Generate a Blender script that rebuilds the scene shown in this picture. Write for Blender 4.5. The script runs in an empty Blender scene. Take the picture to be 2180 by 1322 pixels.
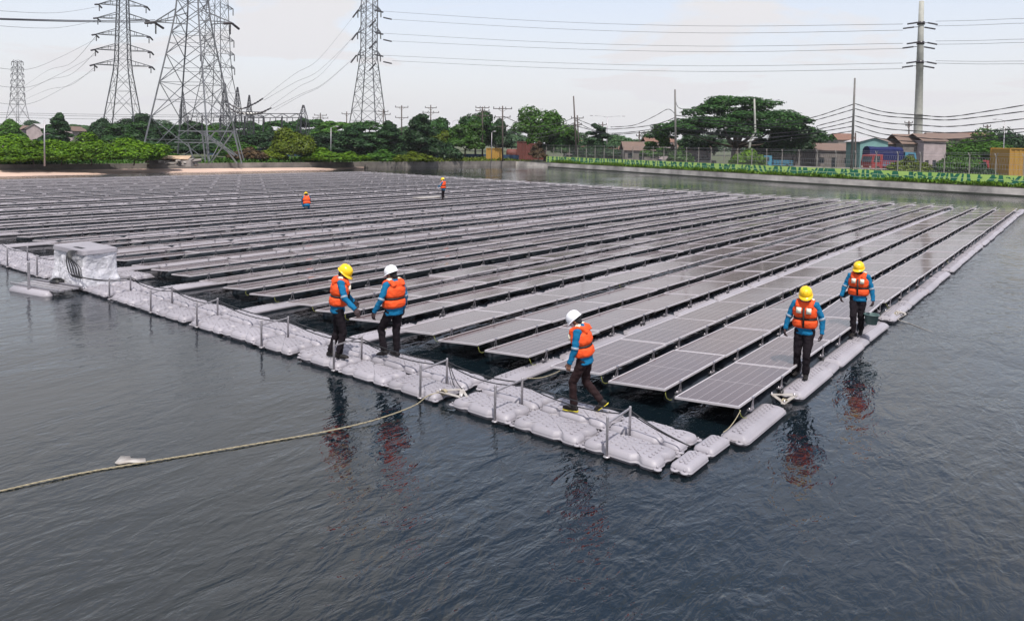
import bpy, bmesh, math, random
from mathutils import Vector, Matrix, noise
R=random.Random(7)
PI=math.pi
SC=bpy.context.scene
COL=SC.collection
# ------------------------------------------------------------------ camera model
CF=1578.27; CPX,CPY=1090.0,661-291.6
PITCH,ROLL,YAW=0.0393,0.0191,-0.6629
CAM=Vector((4.017,-10.799,4.386))
FW=Vector((math.sin(YAW)*math.cos(PITCH),math.cos(YAW)*math.cos(PITCH),-math.sin(PITCH)))
_r=Vector((math.cos(YAW),-math.sin(YAW),0)); _u=_r.cross(FW)
RT=math.cos(ROLL)*_r+math.sin(ROLL)*_u; UP=-math.sin(ROLL)*_r+math.cos(ROLL)*_u
HF=Vector((math.sin(YAW),math.cos(YAW),0)); HR=_r
def proj(p):
    d=Vector(p)-CAM; w=d.dot(FW)
    return CPX+CF*d.dot(RT)/w, CPY-CF*d.dot(UP)/w, w
def ray(px,py): return FW+RT*((px-CPX)/CF)-UP*((py-CPY)/CF)
def onz(px,py,z):
    d=ray(px,py); return CAM+d*((z-CAM.z)/d.z)
def atd(px,py,D):
    "point seen at photograph pixel (px,py) standing D metres in front of the camera"
    d=ray(px,py); return CAM+d*(D/d.dot(HF))
GZ=1.05
def gpos(px,D,z=GZ):
    # ground point below pixel column px at distance D
    py=CPY
    for _ in range(6):
        p=atd(px,py,D); q=proj((p.x,p.y,z)); py+= (q[1]-py); 
        px2=px
    p=atd(px,py,D)
    return Vector((p.x,p.y,z))
def topz(px,py,D): return atd(px,py,D).z
# ------------------------------------------------------------------ tagging
def setp(o,label=None,cat=None,group=None,kind=None):
    if label: o['label']=label
    if cat: o['category']=cat
    if group: o['group']=group
    if kind: o['kind']=kind
    return o
def empty(name,loc=(0,0,0),rz=0,label=None,cat=None,group=None):
    o=bpy.data.objects.new(name,None); COL.objects.link(o)
    o.location=loc; o.rotation_euler=(0,0,rz); o.empty_display_size=.2
    return setp(o,label,cat,group)
def link(name,me,parent=None,loc=None,rz=None):
    o=bpy.data.objects.new(name,me); COL.objects.link(o)
    if parent: o.parent=parent
    if loc is not None: o.location=loc
    if rz is not None: o.rotation_euler=(0,0,rz)
    return o
KIDS={}
def kids(o): return [c for c in COL.objects if c.parent==o]
def dup(root,loc,rz=None,scale=None,label=None,ch=None):
    r=root.copy(); COL.objects.link(r); r.location=loc
    if rz is not None: r.rotation_euler=(0,0,rz)
    if scale is not None: r.scale=scale
    if label: r['label']=label
    for c,gs in (ch or []):
        k=c.copy(); COL.objects.link(k); k.parent=r
        for g in gs:
            h=g.copy(); COL.objects.link(h); h.parent=k
    return r
def tree_of(root):
    return [(c,[g for g in COL.objects if g.parent==c]) for c in COL.objects if c.parent==root]
ONES="zeroth first second third fourth fifth sixth seventh eighth ninth tenth eleventh twelfth thirteenth fourteenth fifteenth sixteenth seventeenth eighteenth nineteenth twentieth".split()
TENS={20:"twenty",30:"thirty",40:"forty",50:"fifty"}
def ordn(n):
    if n<=20: return ONES[n]
    t,u=n//10*10,n%10
    return {30:"thirtieth",40:"fortieth",50:"fiftieth"}.get(n) if u==0 else TENS[t]+"-"+ONES[u]
# ------------------------------------------------------------------ mesh builder
class MB:
    def __init__(s): s.v=[];s.f=[];s.m=[];s.uv=None;s.sm=[]
    def add(s,vs,fs,mi=0,smooth=False):
        b=len(s.v); s.v+= [tuple(v) for v in vs]
        for f in fs: s.f.append(tuple(b+i for i in f)); s.m.append(mi); s.sm.append(smooth)
    def box(s,c,d,mi=0,rz=0,M=None):
        x,y,z=d[0]/2,d[1]/2,d[2]/2
        vs=[Vector((a*x,b*y,e*z)) for a in(-1,1) for b in(-1,1) for e in(-1,1)]
        if M is not None: vs=[M@v for v in vs]
        elif rz: 
            q=Matrix.Rotation(rz,3,'Z'); vs=[q@v for v in vs]
        c=Vector(c)
        s.add([v+c for v in vs],[(0,1,3,2),(4,6,7,5),(0,4,5,1),(2,3,7,6),(0,2,6,4),(1,5,7,3)],mi)
    def bar(s,a,b,w,h=None,mi=0,n=4,r2=None):
        "prismatic bar from a to b (n sides)"
        a=Vector(a);b=Vector(b);d=b-a
        if d.length<1e-6: return
        d.normalize(); u=d.cross(Vector((0,0,1)))
        if u.length<1e-3: u=Vector((1,0,0))
        u.normalize(); v=d.cross(u); h=h or w; k=(r2 if r2 is not None else 1)
        vs=[]
        for P,q in((a,1),(b,k)):
            for i in range(n):
                t=2*PI*(i+.5)/n; cx,cy=math.cos(t),math.sin(t)
                if n==4: cx,cy=cx*1.414,cy*1.414
                vs.append(P+u*(cx*w/2*q)+v*(cy*h/2*q))
        fs=[(i,(i+1)%n,n+(i+1)%n,n+i) for i in range(n)]+[tuple(range(n))[::-1],tuple(range(n,2*n))]
        s.add(vs,fs,mi,n>5)
    def tube(s,pts,r,n=6,mi=0,smooth=True,caps=True):
        pts=[Vector(p) for p in pts]; m=len(pts); vs=[]; 
        rr=r if isinstance(r,(list,tuple)) else [r]*m
        prev=None
        for i,p in enumerate(pts):
            t=(pts[min(i+1,m-1)]-pts[max(i-1,0)])
            if t.length<1e-9: t=Vector((0,0,1))
            t.normalize()
            if prev is None:
                u=t.cross(Vector((0,0,1)))
                if u.length<.05: u=t.cross(Vector((0,1,0)))
            else: u=prev-t*prev.dot(t)
            if u.length<1e-6: u=t.orthogonal()
            u.normalize(); prev=u; w=t.cross(u)
            for k in range(n):
                a=2*PI*k/n; vs.append(p+(u*math.cos(a)+w*math.sin(a))*rr[i])
        fs=[(i*n+k,i*n+(k+1)%n,(i+1)*n+(k+1)%n,(i+1)*n+k) for i in range(m-1) for k in range(n)]
        if caps: fs+=[tuple(range(n))[::-1],tuple(range((m-1)*n,m*n))]
        s.add(vs,fs,mi,smooth)
    def lathe(s,prof,c=(0,0,0),n=16,mi=0,smooth=True,sx=1,sy=1,caps=True):
        c=Vector(c); vs=[c+Vector((r*sx*math.cos(2*PI*k/n),r*sy*math.sin(2*PI*k/n),z)) for r,z in prof for k in range(n)]
        m=len(prof)
        fs=[(i*n+k,i*n+(k+1)%n,(i+1)*n+(k+1)%n,(i+1)*n+k) for i in range(m-1) for k in range(n)]
        if caps: fs+=[tuple(range(n))[::-1],tuple(range((m-1)*n,m*n))]
        s.add(vs,fs,mi,smooth)
    def rings(s,rings,mi=0,smooth=True,caps=True):
        "list of equal-length closed loops"
        n=len(rings[0]); vs=[p for r in rings for p in r]; m=len(rings)
        fs=[(i*n+k,i*n+(k+1)%n,(i+1)*n+(k+1)%n,(i+1)*n+k) for i in range(m-1) for k in range(n)]
        if caps: fs+=[tuple(range(n))[::-1],tuple(range((m-1)*n,m*n))]
        s.add(vs,fs,mi,smooth)
    def ball(s,c,r,n=10,m=7,mi=0,M=None):
        r=Vector(r) if not isinstance(r,(int,float)) else Vector((r,r,r)); c=Vector(c); rg=[]
        for i in range(m+1):
            t=PI*(i+.02)/(m+.04); z=-math.cos(t); q=math.sin(t)
            rg.append([Vector((r.x*q*math.cos(2*PI*k/n),r.y*q*math.sin(2*PI*k/n),r.z*z)) for k in range(n)])
        if M is not None: rg=[[M@p for p in g] for g in rg]
        s.rings([[c+p for p in g] for g in rg],mi)
    def mesh(s,name,mats):
        me=bpy.data.meshes.new(name); me.from_pydata([tuple(v) for v in s.v],[],s.f)
        for m in (mats if isinstance(mats,(list,tuple)) else [mats]): me.materials.append(m)
        me.polygons.foreach_set('material_index',s.m); me.polygons.foreach_set('use_smooth',s.sm)
        me.update(); return me
    def build(s,name,mats,parent=None,loc=None,rz=None): return link(name,s.mesh(name,mats),parent,loc,rz)
# ------------------------------------------------------------------ materials
def newmat(name):
    m=bpy.data.materials.new(name); m.use_nodes=True; nt=m.node_tree
    b=nt.nodes['Principled BSDF']; return m,nt,b
def N(nt,t,**k):
    n=nt.nodes.new(t)
    for a,v in k.items():
        if a in n.inputs.keys(): n.inputs[a].default_value=v
        else: setattr(n,a,v)
    return n
def coords(nt,kind='Object',scale=(1,1,1)):
    t=N(nt,'ShaderNodeTexCoord'); m=N(nt,'ShaderNodeMapping'); m.inputs['Scale'].default_value=scale
    nt.links.new(t.outputs[kind],m.inputs['Vector']); return m.outputs['Vector']
def mat(name,col,rough=.6,metal=0,var=.15,vs=4.0,bump=0.0,bs=30.0,col2=None,spec=.5,rand=0.0,sub=0,streak=None,coordk='Object'):
    m,nt,b=newmat(name); L=nt.links
    b.inputs['Roughness'].default_value=rough; b.inputs['Metallic'].default_value=metal
    b.inputs['Specular IOR Level'].default_value=spec
    v=coords(nt,coordk,streak or (1,1,1))
    n=N(nt,'ShaderNodeTexNoise',Scale=vs,Detail=6.0,Roughness=.6); L.new(v,n.inputs['Vector'])
    r=N(nt,'ShaderNodeValToRGB'); r.color_ramp.elements[0].position=.3; r.color_ramp.elements[1].position=.7
    c2=col2 or tuple(c*(1-var) for c in col)
    c1=tuple(min(1,c*(1+var)) for c in col) if not col2 else col
    r.color_ramp.elements[0].color=(*c2,1); r.color_ramp.elements[1].color=(*c1,1)
    L.new(n.outputs['Fac'],r.inputs['Fac']); out=r.outputs['Color']
    if rand:
        oi=N(nt,'ShaderNodeObjectInfo'); mr=N(nt,'ShaderNodeMapRange'); mr.inputs['To Min'].default_value=1-rand; mr.inputs['To Max'].default_value=1+rand
        L.new(oi.outputs['Random'],mr.inputs['Value']); mx=N(nt,'ShaderNodeVectorMath',operation='SCALE')
        L.new(out,mx.inputs[0]); L.new(mr.outputs[0],mx.inputs['Scale']); out=mx.outputs[0]
    L.new(out,b.inputs['Base Color'])
    if bump:
        n2=N(nt,'ShaderNodeTexNoise',Scale=bs,Detail=5.0); L.new(v,n2.inputs['Vector'])
        bp=N(nt,'ShaderNodeBump',Strength=bump,Distance=.02); L.new(n2.outputs['Fac'],bp.inputs['Height']); L.new(bp.outputs[0],b.inputs['Normal'])
    return m
M={}
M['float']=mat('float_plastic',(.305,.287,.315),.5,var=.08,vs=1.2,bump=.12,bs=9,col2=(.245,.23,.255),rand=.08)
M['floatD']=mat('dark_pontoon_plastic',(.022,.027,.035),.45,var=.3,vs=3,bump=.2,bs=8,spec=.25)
M['alu']=mat('aluminium',(.45,.43,.46),.35,.85,var=.08,vs=8)
M['frame']=mat('anodised_frame',(.58,.54,.56),.4,.3,var=.06,vs=5)
M['galv']=mat('galvanised_post',(.36,.34,.36),.45,.6,var=.2,vs=25)
M['black']=mat('black_cable',(.012,.012,.014),.45,var=.2)
M['steel']=mat('pylon_steel',(.06,.063,.07),.5,.35,var=.3,vs=.6)
M['steelN']=mat('near_pylon_steel',(.15,.155,.165),.5,.3,var=.25,vs=.6)
M['steelF']=mat('far_pylon_steel',(.045,.045,.055),.6,.2,var=.2,vs=.5)
M['insul']=mat('insulator',(.03,.025,.03),.3,var=.2)
M['wire']=mat('power_wire',(.10,.10,.11),.6,var=.1)
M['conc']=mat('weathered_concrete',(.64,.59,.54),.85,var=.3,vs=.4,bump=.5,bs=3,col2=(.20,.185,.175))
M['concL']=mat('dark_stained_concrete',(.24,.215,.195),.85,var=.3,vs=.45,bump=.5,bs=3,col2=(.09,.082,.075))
M['concP']=mat('concrete_pole',(.33,.33,.30),.8,var=.15,vs=1.5,bump=.2,bs=8)
M['wood']=mat('dark_wooden_pole',(.06,.045,.04),.8,var=.4,vs=3,streak=(4,4,.5))
M['poleG']=mat('grey_pole',(.12,.115,.11),.7,var=.3,vs=2)
M['whitep']=mat('white_paint',(.42,.40,.38),.5,var=.12,vs=6,col2=(.27,.23,.20))
M['rope']=mat('rope_fibre',(.29,.25,.17),.8,var=.3,vs=30,bump=.6,bs=80)
M['bark']=mat('bark',(.10,.08,.065),.9,var=.4,vs=6,bump=.6,bs=20)
M['yell']=mat('yellow_tie',(.20,.21,.04),.7)
# solar glass ------------------------------------------------------------
def solar_glass():
    m,nt,b=newmat('solar_cell_glass'); L=nt.links
    uv=N(nt,'ShaderNodeUVMap'); sp=N(nt,'ShaderNodeSeparateXYZ'); L.new(uv.outputs[0],sp.inputs[0])
    def line(src,n,w):
        mu=N(nt,'ShaderNodeMath',operation='MULTIPLY'); mu.inputs[1].default_value=n; L.new(src,mu.inputs[0])
        fr=N(nt,'ShaderNodeMath',operation='FRACT'); L.new(mu.outputs[0],fr.inputs[0])
        s=N(nt,'ShaderNodeMath',operation='SUBTRACT'); s.inputs[1].default_value=.5; L.new(fr.outputs[0],s.inputs[0])
        a=N(nt,'ShaderNodeMath',operation='ABSOLUTE'); L.new(s.outputs[0],a.inputs[0])
        g=N(nt,'ShaderNodeMath',operation='GREATER_THAN'); g.inputs[1].default_value=.5-w; L.new(a.outputs[0],g.inputs[0]); return g.outputs[0]
    def mul(a,k):
        x=N(nt,'ShaderNodeMath',operation='MULTIPLY'); x.inputs[1].default_value=k; L.new(a,x.inputs[0]); return x.outputs[0]
    def mx(a,c):
        x=N(nt,'ShaderNodeMath',operation='MAXIMUM'); L.new(a,x.inputs[0]); L.new(c,x.inputs[1]); return x.outputs[0]
    u,v=sp.outputs[0],sp.outputs[1]
    fac=mx(mx(mul(line(u,6,.026),.50),mul(line(v,24,.04),.10)),mx(mul(line(v,2,.005),.75),mul(line(u,54,.06),.05)))
    # edge margin
    oi=N(nt,'ShaderNodeObjectInfo'); ns=N(nt,'ShaderNodeTexNoise',Scale=1.3,Detail=5.0)
    tc=N(nt,'ShaderNodeTexCoord'); va=N(nt,'ShaderNodeVectorMath',operation='ADD'); L.new(tc.outputs['Object'],va.inputs[0]); L.new(oi.outputs['Location'],va.inputs[1]); L.new(va.outputs[0],ns.inputs['Vector'])
    dust=N(nt,'ShaderNodeMixRGB'); dust.inputs[1].default_value=(.072,.046,.048,1); dust.inputs[2].default_value=(.112,.078,.074,1); L.new(ns.outputs['Fac'],dust.inputs[0])
    vv=N(nt,'ShaderNodeMapRange'); vv.inputs['To Min'].default_value=.88; vv.inputs['To Max'].default_value=1.12; L.new(oi.outputs['Random'],vv.inputs['Value'])
    sc=N(nt,'ShaderNodeVectorMath',operation='SCALE'); L.new(dust.outputs[0],sc.inputs[0]); L.new(vv.outputs[0],sc.inputs['Scale'])
    mi=N(nt,'ShaderNodeMixRGB'); mi.inputs[2].default_value=(.42,.38,.38,1); L.new(fac,mi.inputs[0]); L.new(sc.outputs[0],mi.inputs[1])
    L.new(mi.outputs[0],b.inputs['Base Color'])
    b.inputs['IOR'].default_value=1.38; b.inputs['Sheen Weight'].default_value=.14; b.inputs['Sheen Roughness'].default_value=.22; b.inputs['Sheen Tint'].default_value=(.85,.82,.88,1)
    rr=N(nt,'ShaderNodeMapRange'); rr.inputs['To Min'].default_value=.05; rr.inputs['To Max'].default_value=.17; L.new(ns.outputs['Fac'],rr.inputs['Value']); L.new(rr.outputs[0],b.inputs['Roughness'])
    return m
M['cell']=solar_glass()
# ------------------------------------------------------------------ sun, sky
SUN_EL=math.radians(62); SUN_DIR=Vector((.74,-.67,0)).normalized()*math.cos(SUN_EL)+Vector((0,0,math.sin(SUN_EL)))
sl=bpy.data.lights.new('sun','SUN'); sl.energy=5.0; sl.angle=math.radians(.9); sl.color=(1,.955,.89)
so=bpy.data.objects.new('sun',sl); COL.objects.link(so); so.location=(20,-20,60); so.rotation_euler=SUN_DIR.to_track_quat('Z','Y').to_euler()
w=bpy.data.worlds.new('World'); SC.world=w; w.use_nodes=True; nt=w.node_tree; L=nt.links
bg=nt.nodes['Background']; sky=N(nt,'ShaderNodeTexSky'); sky.sky_type='NISHITA'; sky.sun_disc=False
sky.sun_elevation=SUN_EL; sky.sun_rotation=math.atan2(SUN_DIR.x,SUN_DIR.y); sky.air_density=1.0; sky.dust_density=1.5; sky.ozone_density=1.2; sky.altitude=0
tc=N(nt,'ShaderNodeTexCoord'); sp=N(nt,'ShaderNodeSeparateXYZ'); L.new(tc.outputs['Generated'],sp.inputs[0])
# cloud layer: project the direction on a plane overhead
ad=N(nt,'ShaderNodeMath',operation='ADD'); ad.inputs[1].default_value=.12; L.new(sp.outputs[2],ad.inputs[0])
ab=N(nt,'ShaderNodeMath',operation='MAXIMUM'); ab.inputs[1].default_value=.06; L.new(ad.outputs[0],ab.inputs[0])
dx=N(nt,'ShaderNodeMath',operation='DIVIDE'); L.new(sp.outputs[0],dx.inputs[0]); L.new(ab.outputs[0],dx.inputs[1])
dy=N(nt,'ShaderNodeMath',operation='DIVIDE'); L.new(sp.outputs[1],dy.inputs[0]); L.new(ab.outputs[0],dy.inputs[1])
cb=N(nt,'ShaderNodeCombineXYZ'); L.new(dx.outputs[0],cb.inputs[0]); L.new(dy.outputs[0],cb.inputs[1])
n1=N(nt,'ShaderNodeTexNoise',Scale=.75,Detail=7.0,Roughness=.52,Distortion=.4); L.new(cb.outputs[0],n1.inputs['Vector'])
cr=N(nt,'ShaderNodeValToRGB'); cr.color_ramp.elements[0].position=.42; cr.color_ramp.elements[1].position=.58
cr.color_ramp.elements[0].color=(.05,.05,.05,1); cr.color_ramp.elements[1].color=(1,1,1,1); L.new(n1.outputs['Fac'],cr.inputs['Fac'])
# clouds are denser towards the horizon
hz=N(nt,'ShaderNodeMapRange'); hz.inputs['From Min'].default_value=.0; hz.inputs['From Max'].default_value=.46; hz.inputs['To Min'].default_value=1; hz.inputs['To Max'].default_value=0; L.new(sp.outputs[2],hz.inputs['Value'])
mxx=N(nt,'ShaderNodeMath',operation='MAXIMUM'); L.new(cr.outputs['Color'],mxx.inputs[0]); L.new(hz.outputs[0],mxx.inputs[1])
mm=N(nt,'ShaderNodeMixRGB'); mm.inputs[2].default_value=(6.7,6.64,6.85,1); L.new(mxx.outputs[0],mm.inputs[0])
gn=N(nt,'ShaderNodeVectorMath',operation='MULTIPLY'); gn.inputs[1].default_value=(2.0,1.85,1.8); L.new(sky.outputs[0],gn.inputs[0]); L.new(gn.outputs[0],mm.inputs[1]); L.new(mm.outputs[0],bg.inputs['Color']); bg.inputs['Strength'].default_value=.125
# ------------------------------------------------------------------ camera
cd=bpy.data.cameras.new('camera'); co=bpy.data.objects.new('camera',cd); COL.objects.link(co); SC.camera=co
cd.sensor_width=36; cd.lens=CF/2180*36; cd.shift_y=-291.6/2180; cd.clip_end=4000; cd.clip_start=.1
co.matrix_world=Matrix(((RT.x,UP.x,-FW.x,CAM.x),(RT.y,UP.y,-FW.y,CAM.y),(RT.z,UP.z,-FW.z,CAM.z),(0,0,0,1)))
SC.view_settings.view_transform='Standard'; SC.view_settings.look='None'; SC.view_settings.exposure=0; SC.view_settings.gamma=1
SC.cycles.max_bounces=6; SC.cycles.glossy_bounces=4; SC.cycles.transmission_bounces=4; SC.cycles.transparent_max_bounces=12
SC.cycles.use_denoising=True
# ------------------------------------------------------------------ water
def water_mat():
    m,nt,b=newmat('pond_water'); L=nt.links
    b.inputs['Base Color'].default_value=(.003,.007,.010,1); b.inputs['Roughness'].default_value=.02; b.inputs['IOR'].default_value=1.58
    tc=N(nt,'ShaderNodeTexCoord')
    def ns(scale,det,rot,strch,dist=0):
        mp=N(nt,'ShaderNodeMapping'); mp.inputs['Rotation'].default_value=(0,0,rot); mp.inputs['Scale'].default_value=strch
        L.new(tc.outputs['Object'],mp.inputs['Vector'])
        n=N(nt,'ShaderNodeTexNoise',Scale=scale,Detail=det,Roughness=.55,Distortion=dist); L.new(mp.outputs[0],n.inputs['Vector']); return n.outputs['Fac']
    def madd(a,ka,c):
        x=N(nt,'ShaderNodeMath',operation='MULTIPLY_ADD'); x.inputs[1].default_value=ka; L.new(a,x.inputs[0])
        if c is None: x.inputs[2].default_value=0
        else: L.new(c,x.inputs[2])
        return x.outputs[0]
    h=madd(ns(.55,3,.5,(1,.5,1),.3),.030,None)
    h=madd(ns(2.2,3,.35,(1,.45,1),.6),.036,h)
    h=madd(ns(6.5,3,.8,(1,.55,1),.8),.0125,h)
    h=madd(ns(19,2,.2,(1,.7,1)),.0022,h)
    # calm and ruffled patches
    pt=ns(.11,2,.9,(1,.6,1)); mr=N(nt,'ShaderNodeMapRange'); mr.inputs['From Min'].default_value=.35; mr.inputs['From Max'].default_value=.65
    mr.inputs['To Min'].default_value=.45; mr.inputs['To Max'].default_value=1.7; L.new(pt,mr.inputs['Value'])
    # the open water to the right is wind-ruffled, the lee side of the walkway is calmer
    sx=N(nt,'ShaderNodeSeparateXYZ'); L.new(tc.outputs['Object'],sx.inputs[0])
    wr=N(nt,'ShaderNodeMapRange'); wr.inputs['From Min'].default_value=-3; wr.inputs['From Max'].default_value=5; wr.inputs['To Min'].default_value=.62; wr.inputs['To Max'].default_value=1.9
    ws=N(nt,'ShaderNodeMath',operation='MULTIPLY_ADD'); ws.inputs[1].default_value=-.03; L.new(sx.outputs[1],ws.inputs[0]); L.new(sx.outputs[0],ws.inputs[2])
    L.new(ws.outputs[0],wr.inputs['Value'])
    wm=N(nt,'ShaderNodeMath',operation='MULTIPLY'); L.new(wr.outputs[0],wm.inputs[0]); L.new(mr.outputs[0],wm.inputs[1])
    h=madd(h,1.0,None); hm=N(nt,'ShaderNodeMath',operation='MULTIPLY'); L.new(h,hm.inputs[0]); L.new(wm.outputs[0],hm.inputs[1]); h=hm.outputs[0]
    bp=N(nt,'ShaderNodeBump',Strength=1.0,Distance=1.0); L.new(h,bp.inputs['Height']); L.new(bp.outputs[0],b.inputs['Normal'])
    return m
wb=MB(); WZ=.14
wb.add([(-400,-120,WZ),(400,-120,WZ),(400,400,WZ),(-400,400,WZ)],[(0,1,2,3)])
setp(wb.build('pond_water',water_mat()),kind='structure')
# ================================================================== floating array
PIT,GAP,PW,PL,PPY=1.216,.31,1.045,2.488,2.515
ZR,ZL=.52,.428
NR,NP=54,21
FT=.30
def rowx(r): return -(r*PIT+(r//3)*GAP)
# --- one panel (origin at the low-left... right edge near corner, z at water level)
def panel_frame(mb,x=0,y=0,mi=0):
    sl=(ZR-ZL)/PW; th=.035; fw=.022
    def P(u,v,dz): return (x-u,y+v,ZR-u*sl+dz)
    for (u0,u1,v0,v1) in((0,fw,0,PL),(PW-fw,PW,0,PL),(fw,PW-fw,0,fw),(fw,PW-fw,PL-fw,PL)):
        vs=[P(u,v,d) for u in(u0,u1) for v in(v0,v1) for d in(-th,0)]
        mb.add(vs,[(0,1,3,2),(4,6,7,5),(0,4,5,1),(2,3,7,6),(0,2,6,4),(1,5,7,3)],mi)
def panel_glass(mb,x=0,y=0,mi=0,full=True):
    sl=(ZR-ZL)/PW; a=.022
    vs=[]
    for dz in(-.004,-.03):
        for u,v in((a,a),(PW-a,a),(PW-a,PL-a),(a,PL-a)): vs.append((x-u,y+v,ZR-u*sl+dz))
    b=len(mb.f)
    mb.add(vs,[(3,2,1,0),(4,5,6,7),(0,1,5,4),(2,3,7,6),(1,2,6,5),(3,0,4,7)],mi)
    return b
def panel_bracket(mb,x,y,mi=0,rich=True):
    # V shaped leg from the pontoon up to a clamp on the raised edge
    top=ZR-.03
    mb.bar((x+.0,y-.045,.33),(x+.012,y,top+.005),.014,.009,mi)
    mb.bar((x+.0,y+.055,.33),(x+.012,y+.012,top+.005),.014,.009,mi)
    mb.box((x+.010,y+.006,top+.022),(.036,.05,.03),mi)
    if rich:
        mb.box((x-.02,y,.325),(.06,.16,.018),mi)
        for s in(-1,1): mb.lathe([(.012,0),(.012,.016),(.006,.018),(.006,.03)],(x-.02,y+s*.06,.333),6,mi)
mb=MB(); panel_frame(mb); ME_FR=mb.mesh('frame',M['frame'])
mb=MB(); panel_glass(mb); ME_GL=mb.mesh('cell_glass',[M['cell']])
def set_uv(me,per=6):
    uv=me.uv_layers.new(name='UVMap'); 
    for p in me.polygons:
        k=p.index%6
        for li in p.loop_indices:
            uv.data[li].uv=(0.02,0.02)
        if k==0:
            for li,c in zip(p.loop_indices,((0,1),(1,1),(1,0),(0,0))): uv.data[li].uv=c
set_uv(ME_GL)
mb=MB(); panel_bracket(mb,0,0); ME_BR=mb.mesh('bracket',M['alu'])
mb=MB()
for k in range(5):
    a=R.uniform(0,6); pts=[(.0+.04*math.sin(a+t*1.3)*1,-.02+(-.13+.26*t/7)*1.0,.25+.07*math.sin(t*.9+a)) for t in range(8)]
    mb.tube(pts,.008,5)
ME_LOOP=mb.mesh('cable_loop',M['black'])
mb=MB(); mb.tube([(.0,-.01,.46),(.03,-.03,.43),(.04,-.02,.38),(.07,.02,.35),(.11,.03,.37)],.0045,5); ME_TIE=mb.mesh('tie_strap',M['yell'])
# rank panels by how large they show
def area(r,j):
    x=rowx(r); y=j*PPY; pts=[]
    for u,v in((0,0),(PW,0),(PW,PL),(0,PL)):
        q=proj((x-u,y+v,ZR-u*.09)); pts.append((min(2180,max(0,q[0])),q[1]))
    a=0
    for i in range(4): a+=pts[i][0]*pts[(i+1)%4][1]-pts[(i+1)%4][0]*pts[i][1]
    return abs(a)/2
rank=sorted(((area(r,j),r,j) for r in range(NR) for j in range(NP)),reverse=True)
near=set((r,j) for a,r,j in rank[:300])
MESHB={}
rest=MB(); rg=MB(); jit=random.Random(3)
for r in range(NR):
    for j in range(NP):
        x=rowx(r)+jit.uniform(-.012,.012); y=j*PPY; 
        if (r,j) in near:
            root=empty('solar_panel',(x,y,jit.uniform(-.008,.008)),0,
              'solar panel, %s from the walkway in the %s row from the right edge'%(ordn(j+1),ordn(r+1)),'solar panel','solar panels of the floating array')
            # right-hand edge row: third panel tilted as in the photo
            root.rotation_euler=(jit.uniform(-.005,.005),jit.uniform(-.012,.012),jit.uniform(-.003,.003))
            if (r,j)==(0,3): root.rotation_euler=(.02,0,.012); 
            f=link('frame',ME_FR,root); g=link('cell_glass',ME_GL,root)
            a=link('bracket',ME_BR,root,(0,.55,0)); b=link('bracket',ME_BR,root,(0,1.93,0))
            if rank[0][0]*.05<area(r,j): link('cable_loop',ME_LOOP,root,(0,1.93,0))
            if (j==0 and r<11) or (r,j) in((0,4),(0,8),(2,4),(5,3),(4,7)): link('tie_strap',ME_TIE,root,(0,.04,0),jit.uniform(-.4,.4))
        else:
            panel_glass(rest,x,y,0); 
            panel_frame(rg,x,y,0); panel_bracket(rg,x,y+.55,1,False); panel_bracket(rg,x,y+1.93,1,False)
# the rest of the array as one object: glass faces first so that their uv order holds
ng=len(rest.f)
base=len(rest.v); rest.v+=rg.v; rest.f+=[tuple(base+i for i in f) for f in rg.f]; rest.m+=[m+1 for m in rg.m]; rest.sm+=rg.sm
me=rest.mesh('far_solar_panels',[M['cell'],M['frame'],M['alu']])
uv=me.uv_layers.new(name='UVMap')
for p in me.polygons:
    if p.index>=ng: break
    if p.index%6==0:
        for li,c in zip(p.loop_indices,((0,1),(1,1),(1,0),(0,0))): uv.data[li].uv=c
setp(link('far_solar_panels',me),'distant solar panels filling the back and left of the floating array','solar panels',None,'stuff')
# --- pontoons carrying each panel row
def ring_rr(hx,hy,r,z,n=5,cx=0,cy=0):
    o=[]
    for qx,qy,a0 in((1,1,0),(-1,1,90),(-1,-1,180),(1,-1,270)):
        for k in range(n+1):
            a=math.radians(a0+90*k/n); o.append(Vector((cx+qx*(hx-r)+r*math.cos(a),cy+qy*(hy-r)+r*math.sin(a),z)))
    return o
mb=MB(); rgs=[]; y=-.05; L_=NP*PPY
prof=[]
for j in range(NP):
    b=j*PPY
    prof+= [(b+(.5 if j==0 else .08),.05),(b+(.56 if j==0 else .14),.13),(b+(.64 if j==0 else .26),.165),(b+1.02,.17),(b+1.12,.14),(b+1.20,.14),(b+1.30,.17),(b+2.18,.165),(b+2.32,.13),(b+2.40,.05)]
mb.tube([(0,p[0],.15) for p in prof],[p[1] for p in prof],14)
ME_PON=mb.mesh('support_pontoon',M['floatD'])
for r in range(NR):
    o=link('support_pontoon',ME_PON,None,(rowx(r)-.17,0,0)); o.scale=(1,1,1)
    setp(o,'dark tube pontoon under the %s panel row from the right edge'%ordn(r+1),'pontoon','pontoons under the panel rows')
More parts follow.
